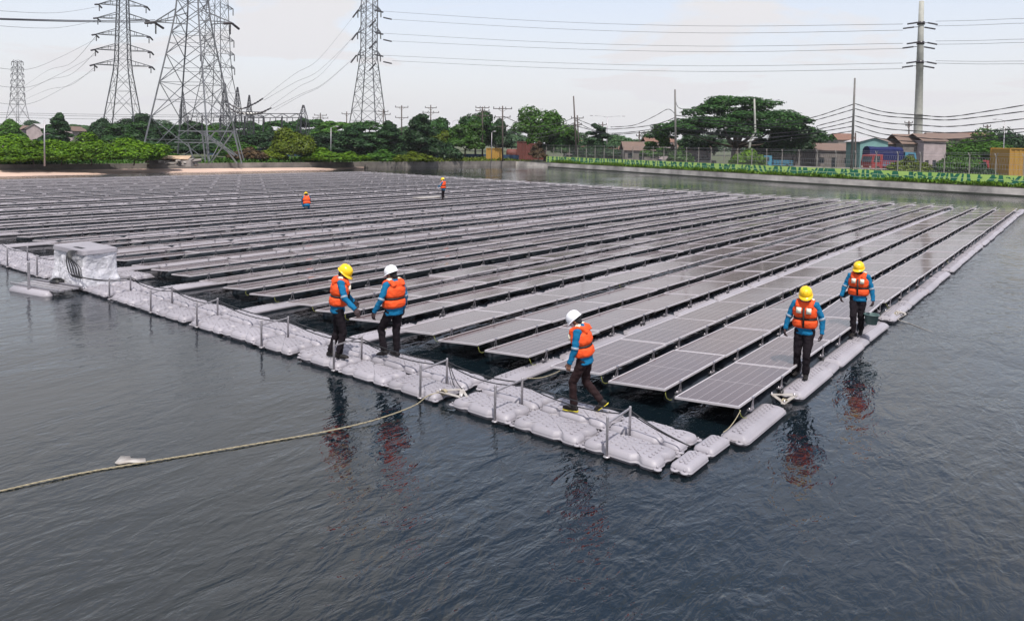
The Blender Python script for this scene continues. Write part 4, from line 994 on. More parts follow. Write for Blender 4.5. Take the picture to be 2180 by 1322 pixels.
place=[ # name,px,D,w,top,key,leaf,label,cat
('leafy_bush',-5,84,150,292,'b1','bright','bright green bush at the left edge of the picture behind the bank wall','bush'),
('leafy_bush',72,82,115,305,'b2','bright','bright green bush just left of the thin white lamp post','bush'),
('leafy_bush',130,84,110,303,'b1','bright','bright green bush just right of the thin white lamp post','bush'),
('leafy_bush',195,85,120,290,'b2','bright','tall bright green bush below the left lattice pylon','bush'),
('leafy_bush',285,86,130,300,'b1','bright','broad bright green bush left of the debris heap','bush'),
('leafy_bush',340,92,60,322,'b3','mid','low scrubby bush directly left of the debris heap','bush'),
('dark_tree',120,130,66,247,'c1','dark','dark feathery tree behind the white lamp post','tree'),
('round_tree',15,150,60,258,'r1','mid','green tree at the far left edge beneath the small pylon','tree'),
('round_tree',215,165,52,257,'r2','dark','dark tree between the left pylon legs','tree'),
('round_tree',275,150,90,262,'r1','rain','spreading green tree right of the left pylon','tree'),
('round_tree',300,190,95,248,'r2','dark','dark blue-green tree behind the big front pylon, left leg','tree'),
('round_tree',385,170,95,262,'r1','dark','dark tree seen through the middle of the big front pylon','tree'),
('round_tree',450,175,95,266,'r2','mid','mid-green tree seen through the right leg of the big front pylon','tree'),
('round_tree',352,145,80,270,'r1','dark','dark tree behind the left leg of the big front pylon base','tree'),
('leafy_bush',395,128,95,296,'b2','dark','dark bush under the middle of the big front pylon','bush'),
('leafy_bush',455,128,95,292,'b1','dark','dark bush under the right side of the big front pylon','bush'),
('leafy_bush',500,122,70,302,'b3','mid','green bush between the big front pylon and the dry bush','bush'),
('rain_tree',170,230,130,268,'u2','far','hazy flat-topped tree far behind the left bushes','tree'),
('rain_tree',520,190,110,262,'u2','rain','flat-topped tree below the substation gantry, left','tree'),
('rain_tree',585,185,120,260,'u2','rain','flat-topped tree below the substation gantry, middle','tree'),
('rain_tree',655,180,110,256,'u2','rain','flat-topped tree beside the short lattice mast','tree'),
('rain_tree',715,175,120,262,'u2','mid','broad flat-topped tree left of the central pylon','tree'),
('rain_tree',785,170,130,262,'u2','rain','broad flat-topped tree covering the feet of the central pylon','tree'),
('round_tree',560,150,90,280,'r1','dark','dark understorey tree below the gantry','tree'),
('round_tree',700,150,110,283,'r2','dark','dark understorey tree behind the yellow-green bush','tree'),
('round_tree',620,112,88,280,'b1','yel','rounded yellow-green tree standing alone behind the bank wall','tree'),
('leafy_bush',535,108,70,318,'b3','brown','brownish dry bush beside the big front pylon','bush'),
('leafy_bush',575,110,60,320,'b3','yel','yellow-green bush between the dry bush and the rounded tree','bush'),
('leafy_bush',690,112,75,318,'b2','bright','bright bush behind the wall right of the rounded tree','bush'),
('leafy_bush',745,113,70,326,'b3','bright','low bright bush behind the wall below the central pylon','bush'),
('dark_tree',758,128,95,272,'c2','dark','dark ragged tree below the central pylon, left','tree'),
('dark_tree',832,130,85,264,'c1','dark','dark ragged tree right of the central pylon','tree'),
('dark_tree',895,126,78,248,'c2','dark','tallest dark feathery tree in the middle of the tree line','tree'),
('leafy_bush',815,116,70,322,'b2','mid','green bush in front of the dark ragged trees','bush'),
('leafy_bush',880,116,80,326,'b3','yel','low yellowish bush below the tallest dark tree','bush'),
('round_tree',935,150,50,282,'r1','yel','small yellow-leaved tree right of the tallest dark tree','tree'),
('round_tree',925,170,80,256,'r2','rain','flat dark crown behind the small yellow-leaved tree','tree'),
('leafy_bush',955,135,50,310,'b3','dark','dark bush at the left end of the blue barrier','bush'),
('round_tree',990,150,75,262,'r1','mid','green tree behind the blue barrier, left','tree'),
('round_tree',1012,158,95,243,'r2','rain','large green tree behind the blue barrier beside two utility poles','tree'),
('round_tree',1055,175,60,258,'r1','dark','dark tree behind the second utility pole','tree'),
('round_tree',1160,150,112,234,'r2','mid','round bright tree beside the red container','tree'),
('round_tree',1200,150,75,280,'r1','rain','lower side tree right of the round bright tree','tree'),
('leafy_bush',1145,146,34,304,'l1','brown','bare reddish shrub in front of the round bright tree','bush'),
('layered_tree',1268,146,80,268,'l1','dark','dark layered tree right of the first tall leaning pole','tree'),
('layered_tree',1400,134,60,277,'l1','mid','small green tree left of the second tall pole','tree'),
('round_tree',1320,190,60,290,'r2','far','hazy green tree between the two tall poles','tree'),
('rain_tree',1563,132,292,211,'u1','rain','huge umbrella-shaped rain tree, the widest tree in view','tree'),
('round_tree',1690,128,98,256,'r1','dark','dark rounded tree at the right end of the huge rain tree','tree'),
('round_tree',1480,150,90,285,'r2','dark','dark tree under the left side of the huge rain tree','tree'),
('round_tree',1640,140,70,290,'r1','dark','dark tree under the right side of the huge rain tree','tree'),
('leafy_bush',1590,107,60,322,'b1','bright','creeper-covered bush against the painted wall below the rain tree','bush'),
('leafy_bush',1445,121,50,318,'b3','mid','small bush by the foot of the second tall pole','bush'),
('leafy_bush',1270,142,80,308,'b2','dark','dark bush behind the painted wall below the layered tree','bush'),
('leafy_bush',1930,95,70,338,'b3','yel','yellow-flowered low bush behind the painted wall near the red truck','bush'),
('round_tree',2080,125,150,285,'b2','mid','wide low tree mound left of the yellow container','tree'),
('round_tree',2150,130,120,283,'b1','dark','wide low dark tree behind the yellow container','tree'),
('round_tree',2035,92,80,326,'b2','mid','bushy tree at the fence left of the yellow container','tree'),
('leafy_bush',2092,84,40,352,'b3','dark','small shrub against the painted wall near the right edge','bush'),
('leafy_bush',1990,86,36,360,'b3','dark','small shrub against the painted wall below the pinkish house','bush'),
]
for a in place: tree(*a[:8],cat=a[8])
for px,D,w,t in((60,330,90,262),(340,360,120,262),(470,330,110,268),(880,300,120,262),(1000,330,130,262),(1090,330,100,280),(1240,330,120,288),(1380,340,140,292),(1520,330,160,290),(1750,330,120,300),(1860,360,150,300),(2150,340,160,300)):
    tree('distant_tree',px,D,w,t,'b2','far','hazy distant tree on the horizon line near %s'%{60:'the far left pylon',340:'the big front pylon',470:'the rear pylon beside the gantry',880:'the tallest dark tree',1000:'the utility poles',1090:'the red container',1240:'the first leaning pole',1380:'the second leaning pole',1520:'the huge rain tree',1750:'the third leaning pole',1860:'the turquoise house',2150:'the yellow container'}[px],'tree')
# ------------------------------------------------------------------ ground cover
def cover(name,pts,m,label,n,h,wd,seed):
    rr=random.Random(seed); mb=MB(); V=mb.v;F=mb.f
    tot=sum((Vector(pts[i+1])-Vector(pts[i])).length for i in range(len(pts)-1))
    for _ in range(n):
        s=rr.uniform(0,tot); p,t=along(pts,s); o=rr.uniform(0,wd); b0=Vector((p.x-t.y*o,p.y+t.x*o,GZ-.05)); 
        k=.5+.5*noise.noise(Vector((s*.15,seed,0)))+.3*noise.noise(Vector((s*.6,seed,3)))
        if k<.42 and rr.random()<.8: continue
        hh=h*max(.12,k*1.25-.2)*rr.uniform(.4,1.3); a=rr.uniform(0,6.3); d=Vector((math.cos(a),math.sin(a),0))*rr.uniform(.05,.13); z=rr.uniform(0,hh)
        ln=Vector((rr.uniform(-.2,.2),rr.uniform(-.2,.2),rr.uniform(.1,.3)))
        b=len(V); q=b0+Vector((0,0,z)); V+= [tuple(q-d),tuple(q+d),tuple(q+d*.4+ln),tuple(q-d*.6+ln*.8)]; F.append((b,b+1,b+2,b+3)); mb.m.append(0); mb.sm.append(False)
    return setp(mb.build(name,m),label,None,None,'stuff')
cover('grass_strip',offp(BRt[:5],.5),LM['bright'],'grass and creepers growing between the bank wall and the painted wall',30000,.55,1.6,1)
cover('scrub',offp(BL[1:4],.6),LM['mid'],'low scrub behind the left bank wall',26000,.8,14,2)
cover('scrub',[(-86.5,72),(-85.8,104),(-84,110)],LM['yel'],'dry yellowish scrub behind the far bank wall',9000,.9,8,3)
cover('scrub',offp(BRt[:5],5),LM['yel'],'weeds beyond the wire fence',9000,.9,3,6)
# ------------------------------------------------------------------ lattice structures
def lattice(mb,prof,nseg,t,t2,horiz=True):
    """prof: list of (z,half width) ; four legs with X bracing on each face"""
    def hw(z):
        for i in range(len(prof)-1):
            if z<=prof[i+1][0] or i==len(prof)-2:
                a,b=prof[i],prof[i+1]; k=(z-a[0])/(b[0]-a[0]); return a[1]+(b[1]-a[1])*k
    zs=[prof[0][0]]
    while zs[-1]<prof[-1][0]-.3:
        z=zs[-1]; step=max(1.0,hw(z)*nseg); zs.append(min(prof[-1][0],z+step))
    C=((1,1),(-1,1),(-1,-1),(1,-1))
    for a,b in zip(zs,zs[1:]):
        wa,wb=hw(a),hw(b)
        for i in range(4):
            c,d=C[i],C[(i+1)%4]
            mb.bar((c[0]*wa,c[1]*wa,a),(c[0]*wb,c[1]*wb,b),t,t)
            A_=(c[0]*wa,c[1]*wa,a);B_=(d[0]*wb,d[1]*wb,b);C_=(d[0]*wa,d[1]*wa,a);D_=(c[0]*wb,c[1]*wb,b)
            mb.bar(A_,B_,t2,t2); mb.bar(C_,D_,t2,t2)
            if horiz and (zs.index(b)%2==0 or wa<1.5): mb.bar(D_,B_,t2*.8,t2*.8)
            if wa>2.2:
                mA=(Vector(A_)+Vector(B_))/2; m1=(Vector(A_)+Vector(D_))/2; mb.bar(mA,m1,t2*.7,t2*.7); m2_=(Vector(C_)+Vector(B_))/2; mb.bar(mA,m2_,t2*.7,t2*.7)
    return hw
def arm(mb,z,hw,ln,t,hgt,sx):
    w_=hw(z); tip=(sx*(w_+ln),0,z)
    for y in(-1,1):
        mb.bar((sx*w_,y*w_,z),tip,t,t); mb.bar((sx*hw(z+hgt),y*hw(z+hgt),z+hgt),tip,t,t)
        for k in(.33,.66):
            a=Vector((sx*w_,y*w_,z)).lerp(Vector(tip),k); b=Vector((sx*hw(z+hgt),y*hw(z+hgt),z+hgt)).lerp(Vector(tip),k); mb.bar(a,b,t*.6,t*.6)
    return Vector(tip)
def insulator(a,b,n=12,r=.16):
    a=Vector(a);b=Vector(b); mb=MB(); pts=[];rs=[]
    for i in range(n*2+1):
        pts.append(a.lerp(b,i/(n*2))); rs.append(r if i%2 else r*.45)
    mb.tube(pts,rs,7,0,False); return mb
def pylon(px,D,base,arms,rz,label,t,t2,nseg,m='steel',topz_=None,ins='tension'):
    p=gpos(px,D); root=empty('lattice_pylon',(p.x,p.y,GZ),rz,label,'pylon')
    mb=MB(); hw=lattice(mb,base,nseg,t,t2); mb.build('lattice_mast',M[m],root); tips={}
    for i,(z,ln,hg) in enumerate(arms):
        for sx in(-1,1):
            mb=MB(); tip=arm(mb,z,hw,ln,t*.7,hg,sx); cr_=mb.build('crossarm',M[m],root); tips[(i,sx)]=root.matrix_basis@tip if False else (Matrix.Translation((p.x,p.y,GZ))@Matrix.Rotation(rz,4,'Z')@tip)
            if ins=='tension':
                for k in(-1,1): insulator(tip+Vector((0,k*.1,-.1)),tip+Vector((sx*.0,k*2.4,-.55)),10,t*1.1).build('insulator',M['insul'],root)
                insulator(tip+Vector((-sx*.2,0,-.1)),tip+Vector((-sx*.2,0,-1.7)),8,t*.8).build('insulator',M['insul'],root)
            else: insulator(tip+Vector((0,0,-.1)),tip+Vector((0,0,-1.8)),8,t*1.0).build('insulator',M['insul'],root)
    return root,tips
def S(px,D): return px*D/CF
# far left small pylon
def Z(px,py,D): return topz(px,py,D)-GZ
D=400
pylon(38,D,[(0,S(21,D)),(Z(38,215,D),S(9,D)),(Z(38,140,D),S(5,D)),(Z(38,131,D),S(4.5,D))],[(Z(38,y,D),S(9,D),1.2) for y in(215,201,187,173,159,146,133)],.55,'small distant lattice pylon at the far left',.20,.09,2.2,'steelF',ins='hang')
D=185
LP,LT=pylon(262,D,[(0,S(38,D)),(Z(262,142,D),S(13,D)),(Z(262,0,D),S(9,D)),(Z(262,-60,D),S(7,D))],[(Z(262,140,D),S(44,D),1.4),(Z(262,108,D),S(43,D),1.4),(Z(262,76,D),S(42,D),1.4),(Z(262,41,D),S(40,D),1.4),(Z(262,12,D),S(38,D),1.4)],.86,'left lattice pylon with five pairs of arms, between the small pylon and the big one',.19,.075,1.9,ins='tension')
D=106
BP,BT=pylon(410,D,[(0,S(73,D)),(Z(410,45,D),S(26,D)),(Z(410,-60,D),S(18,D))],[(Z(410,48,D),S(58,D),1.6)],.59,'largest lattice pylon, nearest the pond at the left, with wide base',.17,.08,1.25,'steelN',ins='tension')
D=200
RP,RT_=pylon(462,D,[(0,S(46,D)),(Z(462,150,D),S(20,D)),(Z(462,0,D),S(15,D)),(Z(462,-70,D),S(12,D))],[(Z(462,y,D),S(20,D),1.3) for y in(146,117,88,20)],.5,'rear lattice pylon standing behind the big front pylon',.16,.065,2.0,'steel',ins='hang')
D=205
CP,CT=pylon(783,D,[(0,S(36,D)),(Z(783,118,D),S(13,D)),(Z(783,0,D),S(13,D)),(Z(783,-50,D),S(8,D))],[(Z(783,118,D),S(13,D),1.5),(Z(783,70,D),S(13,D),1.5),(Z(783,24,D),S(13,D),1.5)],.45,'central lattice pylon standing above the tree line',.20,.085,1.35,ins='none' if False else 'hang')
# low steel frame beside the big pylon
root=empty('steel_frame',(0,0,0),0,'low braced steel frame standing at the right foot of the big front pylon','steel frame')
mb=MB(); Q=lambda x,y,d=100: atd(x,y,d)
for (a,b) in (((428,280),(497,280)),((497,280),(515,349)),((430,280),(438,349)),((428,281),(500,332)),((497,281),(448,349)),((400,304),(470,304)),((380,279),(428,280)),((470,304),(505,349)),((458,280),(440,304)),((400,304),(415,349)),((372,303),(400,304))): mb.bar(Q(*a),Q(*b),.15,.15)
for (a,b) in (((428,280),(497,280)),((497,280),(515,349)),((430,280),(438,349)),((428,281),(500,332))): mb.bar(Q(a[0]+6,a[1],104),Q(b[0]+6,b[1],104),.12,.12)
mb.build('frame',M['steelN'],root)
# substation gantry
def mast(px,D,top,w0,label,name='lattice_mast_tower',w1=None,cat='mast'):
    p=gpos(px,D); h=Z(px,top,D); root=empty(name,(p.x,p.y,GZ),.6,label,cat)
    mb=MB(); lattice(mb,[(0,w0),(h*.65,w0*.62),(h,.08)],2.2,.10,.055); mb.build('mast_frame',M['steelF'],root); return root
mast(505,165,186,1.1,'lattice mast with antennas behind the big front pylon')
mast(530,168,203,.9,'second lattice mast right of the antenna mast')
mast(645,170,222,1.6,'short lattice mast at the right end of the substation gantry')
mast(389,175,196,.9,'thin lattice mast seen through the big front pylon')
mast(478,160,178,1.0,'lattice mast just left of the antenna mast')
root=empty('substation_gantry',(0,0,0),0,'long horizontal steel gantry of the substation with hanging gear','gantry')
def beam(a,b,h,t=.1):
    a=Vector(a);b=Vector(b); mb=MB(); n=int((b-a).length/1.6)+1; d=Vector((0,0,h)); s_=(b-a).cross(Vector((0,0,1))).normalized()*h*.5
    for o_ in(-s_,s_):
        mb.bar(a+o_,b+o_,t,t); mb.bar(a+o_+d,b+o_+d,t,t)
        for i in range(n):
            p0=a.lerp(b,i/n);p1=a.lerp(b,(i+1)/n); mb.bar(p0+o_+(d if i%2 else Vector()),p1+o_+(Vector() if i%2 else d),t*.6,t*.6)
    return mb
for (x0,x1,y,D) in((388,478,248,172),(478,560,246,160),(530,645,249,169)):
    a=atd(x0,y+2,D); b=atd(x1,y+2,D); beam(a,b,.9,.13).build('beam',M['steelF'],root)
for px in(400,430,470,500,520,540,560,600,640):
    D=166; p=gpos(px,D); mb=MB(); mb.bar((p.x,p.y,GZ),(p.x,p.y,topz(px,247,D)),.22,.22); mb.build('column',M['steelF'],root)
for px in range(395,640,12):
    D=166; a=atd(px,252,D); mb=insulator(a,a-Vector((0,0,R.uniform(.8,1.6))),5,.13); mb.build('hanging_insulator',M['insul'],root)
# heavy insulator strings sweeping down to the gantry
k=0
for (pts,lab) in((((478,215),(510,232),(540,222),(560,210)),'upper black insulator string curving to the gantry masts'),(((500,238),(530,242),(555,240),(578,230)),'lower black insulator string curving to the gantry masts'),(((480,222),(505,240),(540,244),(565,238)),'middle black insulator string curving to the gantry masts')):
    pp=smooth([atd(x,y,160) for x,y in pts],8); mb=MB(); mb.tube(pp,[.22 if i%2 else .12 for i in range(len(pp))],6,0,False); setp(mb.build('insulator_string',M['insul']),lab,'insulator string')
# ------------------------------------------------------------------ concrete monopole
D=130; p=gpos(1952,D); zt=Z(1962,3,D); root=empty('transmission_pole',(p.x,p.y,GZ),.66,'tall tapered concrete transmission pole at the right','pole')
mb=MB(); tp=atd(1962,3,D); 
off=Matrix.Rotation(-.66,3,'Z')@Vector((tp.x-p.x,tp.y-p.y,0)); off=Vector((off.x,0,0))
q=[.0,.25,.33,.331,.34,.341,.6,.601,.8,1.0]; pts=[off*t+Vector((0,0,zt*t)) for t in q]; mb.tube(pts,[S(11,D)*(1-.52*t)/1*.9*(1.06 if i in(3,7) else 1) for i,t in enumerate(q)],20); mb.build('shaft',M['concP'],root)
for i,py in enumerate((50,92,133)):
    for dz,dy,ex in((0,-.5,1.0),(-.62,.5,1.1)):
        z=Z(1958,py,D)+dz*1.0; c=off*(z/zt)+Vector((0,0,z))
        for sx in(-1,1):
            r_=.62; a=c+Vector((sx*r_,dy,0)); b=c+Vector((sx*(r_+2.0*ex),dy,-.28)); mb=insulator(a+Vector((sx*.3,0,0)),b,12,.16); mb.tube([c,a+Vector((sx*.35,0,0))],.06,5); mb.build('insulator',M['insul'],root)
    mb=MB(); mb.lathe([(.62,-.25),(.62,.25)],tuple(c+Vector((0,0,.6))),14); mb.build('collar',M['insul'],root)
# ------------------------------------------------------------------ wires
def wire(pts,r,label,m='wire',name='power_line',grp='overhead lines',tw=0):
    pp=smooth([atd(x,y,d) for x,y,d in pts],6); mb=MB()
    if tw:
        for ph in range(2): mb.tube([p+Vector((0,0,tw*math.sin(i*1.1+ph*PI))) for i,p in enumerate(pp)],r,4)
    else: mb.tube(pp,r,4)
    setp(mb.build(name,M[m]),label,'cable',grp)
k=['upper front','upper rear','middle front','middle rear','lower front','lower rear']
for i,(y0,ym,y1,x0) in enumerate(((24,55,52,805),(42,70,65,835),(71,98,93,805),(88,110,104,835),(118,140,135,805),(130,152,147,835))):
    wire([(x0,y0,204),(x0+(1925-x0)*.3,y0+(ym-y0)*.68,182),(x0+(1925-x0)*.62,ym+1,158),(1922,y1,130)],.035,'%s conductor between the central pylon and the concrete pole'%k[i])
for i,(y0,y1) in enumerate(((46,40),(56,50),(88,84),(95,91),(130,131),(135,137))):
    wire([(1992,y0,130),(2080,(y0+y1)/2+1,122),(2200,y1,110),(2400,y1+6,95)],.028,'%s conductor running right from the concrete pole'%k[i])
for i,(xa,ya,xb,yb,m_) in enumerate(((763,22,560,210,26),(762,70,562,214,24),(757,72,575,228,24),(760,118,580,232,18),(752,125,585,236,14))):
    wire([(xa,ya,204),((xa+xb)/2+20,(ya+yb)/2+m_*.6-8,185),((xa+xb*2)/3,(ya+yb*2)/3+m_*.4,175),(xb,yb,161)],.035,'%s slanting line from the central pylon down to the gantry'%ordn(i+1))
for i in range(3):
    for s_,(xa,ya) in enumerate(((763-i*2,22+i*48),(800,43+i*46))):
        a=atd(xa+ (-0 if s_==0 else 0),ya,203); b=atd(xa+(-12 if s_==0 else -14),ya+16,201); o=insulator(a,b,12,.24).build('insulator_string',M['insul']); setp(o,'%s black insulator string on the %s side of the central pylon'%(ordn(i+1),('left','right')[s_]),'insulator string')
        if s_:
            for dx,dy in((0,-5),(18,10)):
                a=atd(798+dx,22+i*47+dy+6,203); b=atd(816+dx,26+i*47+dy+6,202); o=insulator(a,b,12,.22).build('insulator_string',M['insul']); setp(o,'%s level %s insulator string pulling right on the central pylon'%(ordn(i+1),'rear' if dx==0 else 'front'),'insulator string')
for i,(ya,yb,y2) in enumerate(((141,215,196),(110,201,160),(77,187,122),(43,60,52),(14,28,20))):
    if i<3: wire([(205,ya,184),(150,(ya+yb)/2+4,250),(100,(ya*.35+yb*.65)+3,310),(48,yb,398)],.05,'%s line from the left pylon to the small distant pylon'%ordn(i+1)); wire([(205,ya+6,184),(130,(ya+y2)/2+22,160),(60,y2+26,140),(-30,y2+20,115)],.03,'%s line leaving the left pylon for the left edge'%ordn(i+1))
    else: wire([(215,ya,184),(120,yb,150),(-30,yb-6,110)],.03,'%s line leaving the left pylon for the left edge'%ordn(i+1))
wire([(330,43,106),(280,45,90),(150,44,75),(-40,39,60)],.045,'heavy double conductor leaving the big front pylon for the left edge')
wire([(330,46,106),(280,48,90),(150,46.5,75),(-40,41,60)],.045,'lower heavy conductor leaving the big front pylon for the left edge')
for i,y in enumerate((240,244,250)): wire([(560,y+8,200),(400,y+6,205),(200,y+4,210),(-30,y,210)],.045,'%s long low line crossing behind the left pylons'%ordn(i+1))
# tall leaning poles with bundled cables
def pole(name,px,base,px2,top,D,r0,r1,m,label,arms=(),cat='utility pole'):
    b=gpos(px,D); t=atd(px2,top,D); root=empty(name,(b.x,b.y,GZ),.66,label,cat); q=Matrix.Rotation(-.66,3,'Z')
    tip=q@(t-Vector((b.x,b.y,GZ))); mb=MB(); mb.tube([(0,0,0),tip*.5,tip],[r0,(r0+r1)/2,r1],10); mb.build('shaft',M[m],root)
    for (py,hw_,n) in arms:
        z=Z(px,py,D); c=tip*(z/tip.z); mb=MB(); mb.bar(c+Vector((-hw_,.12,0)),c+Vector((hw_,.12,0)),.14,.14)
        mb.bar(c+Vector((-hw_*.5,.1,0)),c+Vector((0,.1,-.6)),.06,.06); mb.bar(c+Vector((hw_*.5,.1,0)),c+Vector((0,.1,-.6)),.06,.06)
        cr_=mb.build('crossarm',M[m],root)
        for i in range(n):
            x=-hw_+2*hw_*i/(n-1) if n>1 else 0; mb=MB(); mb.lathe([(.05,0),(.09,.08),(.05,.14),(.09,.22),(.02,.32)],tuple(c+Vector((x*.95,.12,.07))),6); mb.build('pin_insulator',M['insul'],cr_)
    return root
pole('utility_pole',1228,330,1221,205,142,.20,.12,'wood','first tall dark leaning pole, left of the layered tree')
pole('utility_pole',1439,342,1437,191,120,.22,.13,'poleG','second tall pole, at the left side of the huge rain tree')
pole('utility_pole',1812,355,1820,167,98,.20,.11,'poleG','third tall leaning pole, in front of the turquoise house')
pole('utility_pole',1234,330,1229,246,145,.16,.12,'wood','shorter dark pole with crossarms beside the first tall leaning pole',((252,1.2,3),(266,.8,2)))
for px,top,D,ar,lab in((855,225,170,((229,1.5,3),(251,1.5,3)),'dark utility pole with two crossarms right of the central pylon'),(917,224,180,((230,1.4,3),(240,2.0,4)),'utility pole with two crossarms between the central pylon and the green trees'),
  (1027,228,150,((230,1.4,4),(237,1.4,4),(247,1.5,4)),'utility pole with three crossarms above the large green tree'),(1070,226,142,((232,1.8,4),(250,1.5,3),(270,1.0,2)),'utility pole with staggered crossarms right of the large green tree'),
  (1131,235,190,((240,1.8,3),(251,1.0,2)),'small distant utility pole left of the round bright tree'),(682,241,190,((246,1.6,3),(252,2.0,4)),'small utility pole right of the short lattice mast'),(816,233,185,((238,1.2,3),(244,1.8,3)),'utility pole at the right foot of the central pylon'),
  (738,238,190,((243,1.3,3),),'utility pole at the left foot of the central pylon'),(1283,260,170,((266,.9,2),(272,1.2,3)),'short dark pole beneath the double-armed street lamp'),(1361,280,150,((290,.6,2),),'short dark pole between the two tall poles'),
  (1935,258,150,((262,.8,2),(268,.6,2)),'short dark pole left of the concrete transmission pole'),(2102,266,140,((270,.7,2),(277,.8,2)),'short dark pole right of the concrete transmission pole'),(1821,283,120,(),'short dark post beside the third tall leaning pole')):
    pole('utility_pole',px,300,px,top,D,.17,.12,'wood',lab,ar)
b=gpos(1590,118); root=empty('bent_pole',(b.x,b.y,GZ),0,'broken bent concrete pole in front of the huge rain tree','pole'); mb=MB()
pts=[atd(x,y,118)-Vector((b.x,b.y,GZ)) for x,y in((1588,322),(1598,298),(1608,280),(1607,250),(1606,211))]; mb.tube([Vector((0,0,0))]+pts[1:],[.2,.19,.18,.16,.13],8); mb.build('shaft',M['concP'],root)
def lamp(px,top,D,arms,m,label,r=.06):
    p=gpos(px,D); h=Z(px,top,D); root=empty('street_lamp',(p.x,p.y,GZ),.66,label,'street lamp'); mb=MB(); mb.tube([(0,0,0),(0,0,h)],[r*1.3,r*.8],8); mb.build('post',M[m],root)
    for s_ in arms:
        mb=MB(); mb.tube([(0,0,h-.1),(s_*.5,0,h+.1),(s_*abs(s_) if False else s_*1.0,0,h+.18)],.035,6); mb.build('lamp_arm',M[m],root); mb=MB(); mb.ball((s_*1.25,0,h+.17),(.35,.13,.08),10,6); mb.build('lamp_head',M['galv'],root)
lamp(95,256,80,(),'galv','thin white lamp post among the bright bushes at the left',.07)
lamp(704,272,112,(.7,),'galv','thin grey street lamp right of the rounded yellow-green tree')
lamp(1291,249,150,(-2.6,2.6),'galv','double-armed street lamp between the first and second tall poles',.09)
lamp(2134,257,110,(-1.2,),'galv','street lamp beyond the low trees at the right')
lamp(963,258,170,(.9,),'galv','street lamp rising out of the trees left of the utility poles')
lamp(1046,282,140,(.4,),'galv','short street lamp behind the blue barrier')
rb=(232,243,254,262,272,281)
for i,(y0,ym,y1) in enumerate(((221,249,224),(232,256,238),(247,270,254),(258,283,276),(268,297,282),(280,306,291))):
    wire([(1820,y0,98),(1880,y0+(ym-y0)*.62,90),(1960,ym-3,87),(2020,ym,85),(2100,ym*.55+y1*.45,83),(2200,y1-3,80)],.035,'%s bundled black cable sagging right from the third tall leaning pole'%ordn(i+1),'black','bundled_cable','bundled cables on the leaning poles',.03)
for i,(y0,y1,x1) in enumerate(((222,258,1690),(233,264,1700),(248,277,1730),(258,284,1738),(269,287,1700),(279,295,1690))):
    wire([(1818,y0,98),(1780,y0+(y1-y0)*.36,100),(1740,y0+(y1-y0)*.72,103),(x1,y1,106),(1600,y1+8,111),(1438,y1-12,120)],.035,'%s bundled black cable sagging left from the third tall leaning pole'%ordn(i+1),'black','bundled_cable','bundled cables on the leaning poles',.03)
for i,(y0,ym,y1) in enumerate(((251,275,252),(258,284,256),(270,287,268))):
    wire([(1437,y0,120),(1400,y0+(ym-y0)*.55,123),(1350,ym-3,128),(1290,ym,134),(1250,ym-12,139),(1224,y1,142)],.04,'%s bundled black cable between the first and second tall poles'%ordn(i+1),'black','bundled_cable','bundled cables on the leaning poles',.03)
wire([(1437,243,120),(1422,233,121),(1395,247,124),(1350,267,128),(1300,271,133)],.035,'looped black cable peaking just left of the second tall pole','black','bundled_cable','bundled cables on the leaning poles',.03)
wire([(1438,215,120),(1445,230,120),(1465,234,119),(1480,244,119)],.035,'short looped cable hanging right of the second tall pole','black','bundled_cable','bundled cables on the leaning poles',.03)
for i,(y0,y1) in enumerate(((251,266),(262,282),(270,290))):
    wire([(1222,y0,142),(1190,(y0+y1)/2+4,142),(1130,y1+4,142),(1072,y1-18,142)],.035,'%s bundled cable running left from the first tall leaning pole'%ordn(i+1),'black','bundled_cable','bundled cables on the leaning poles',.03)
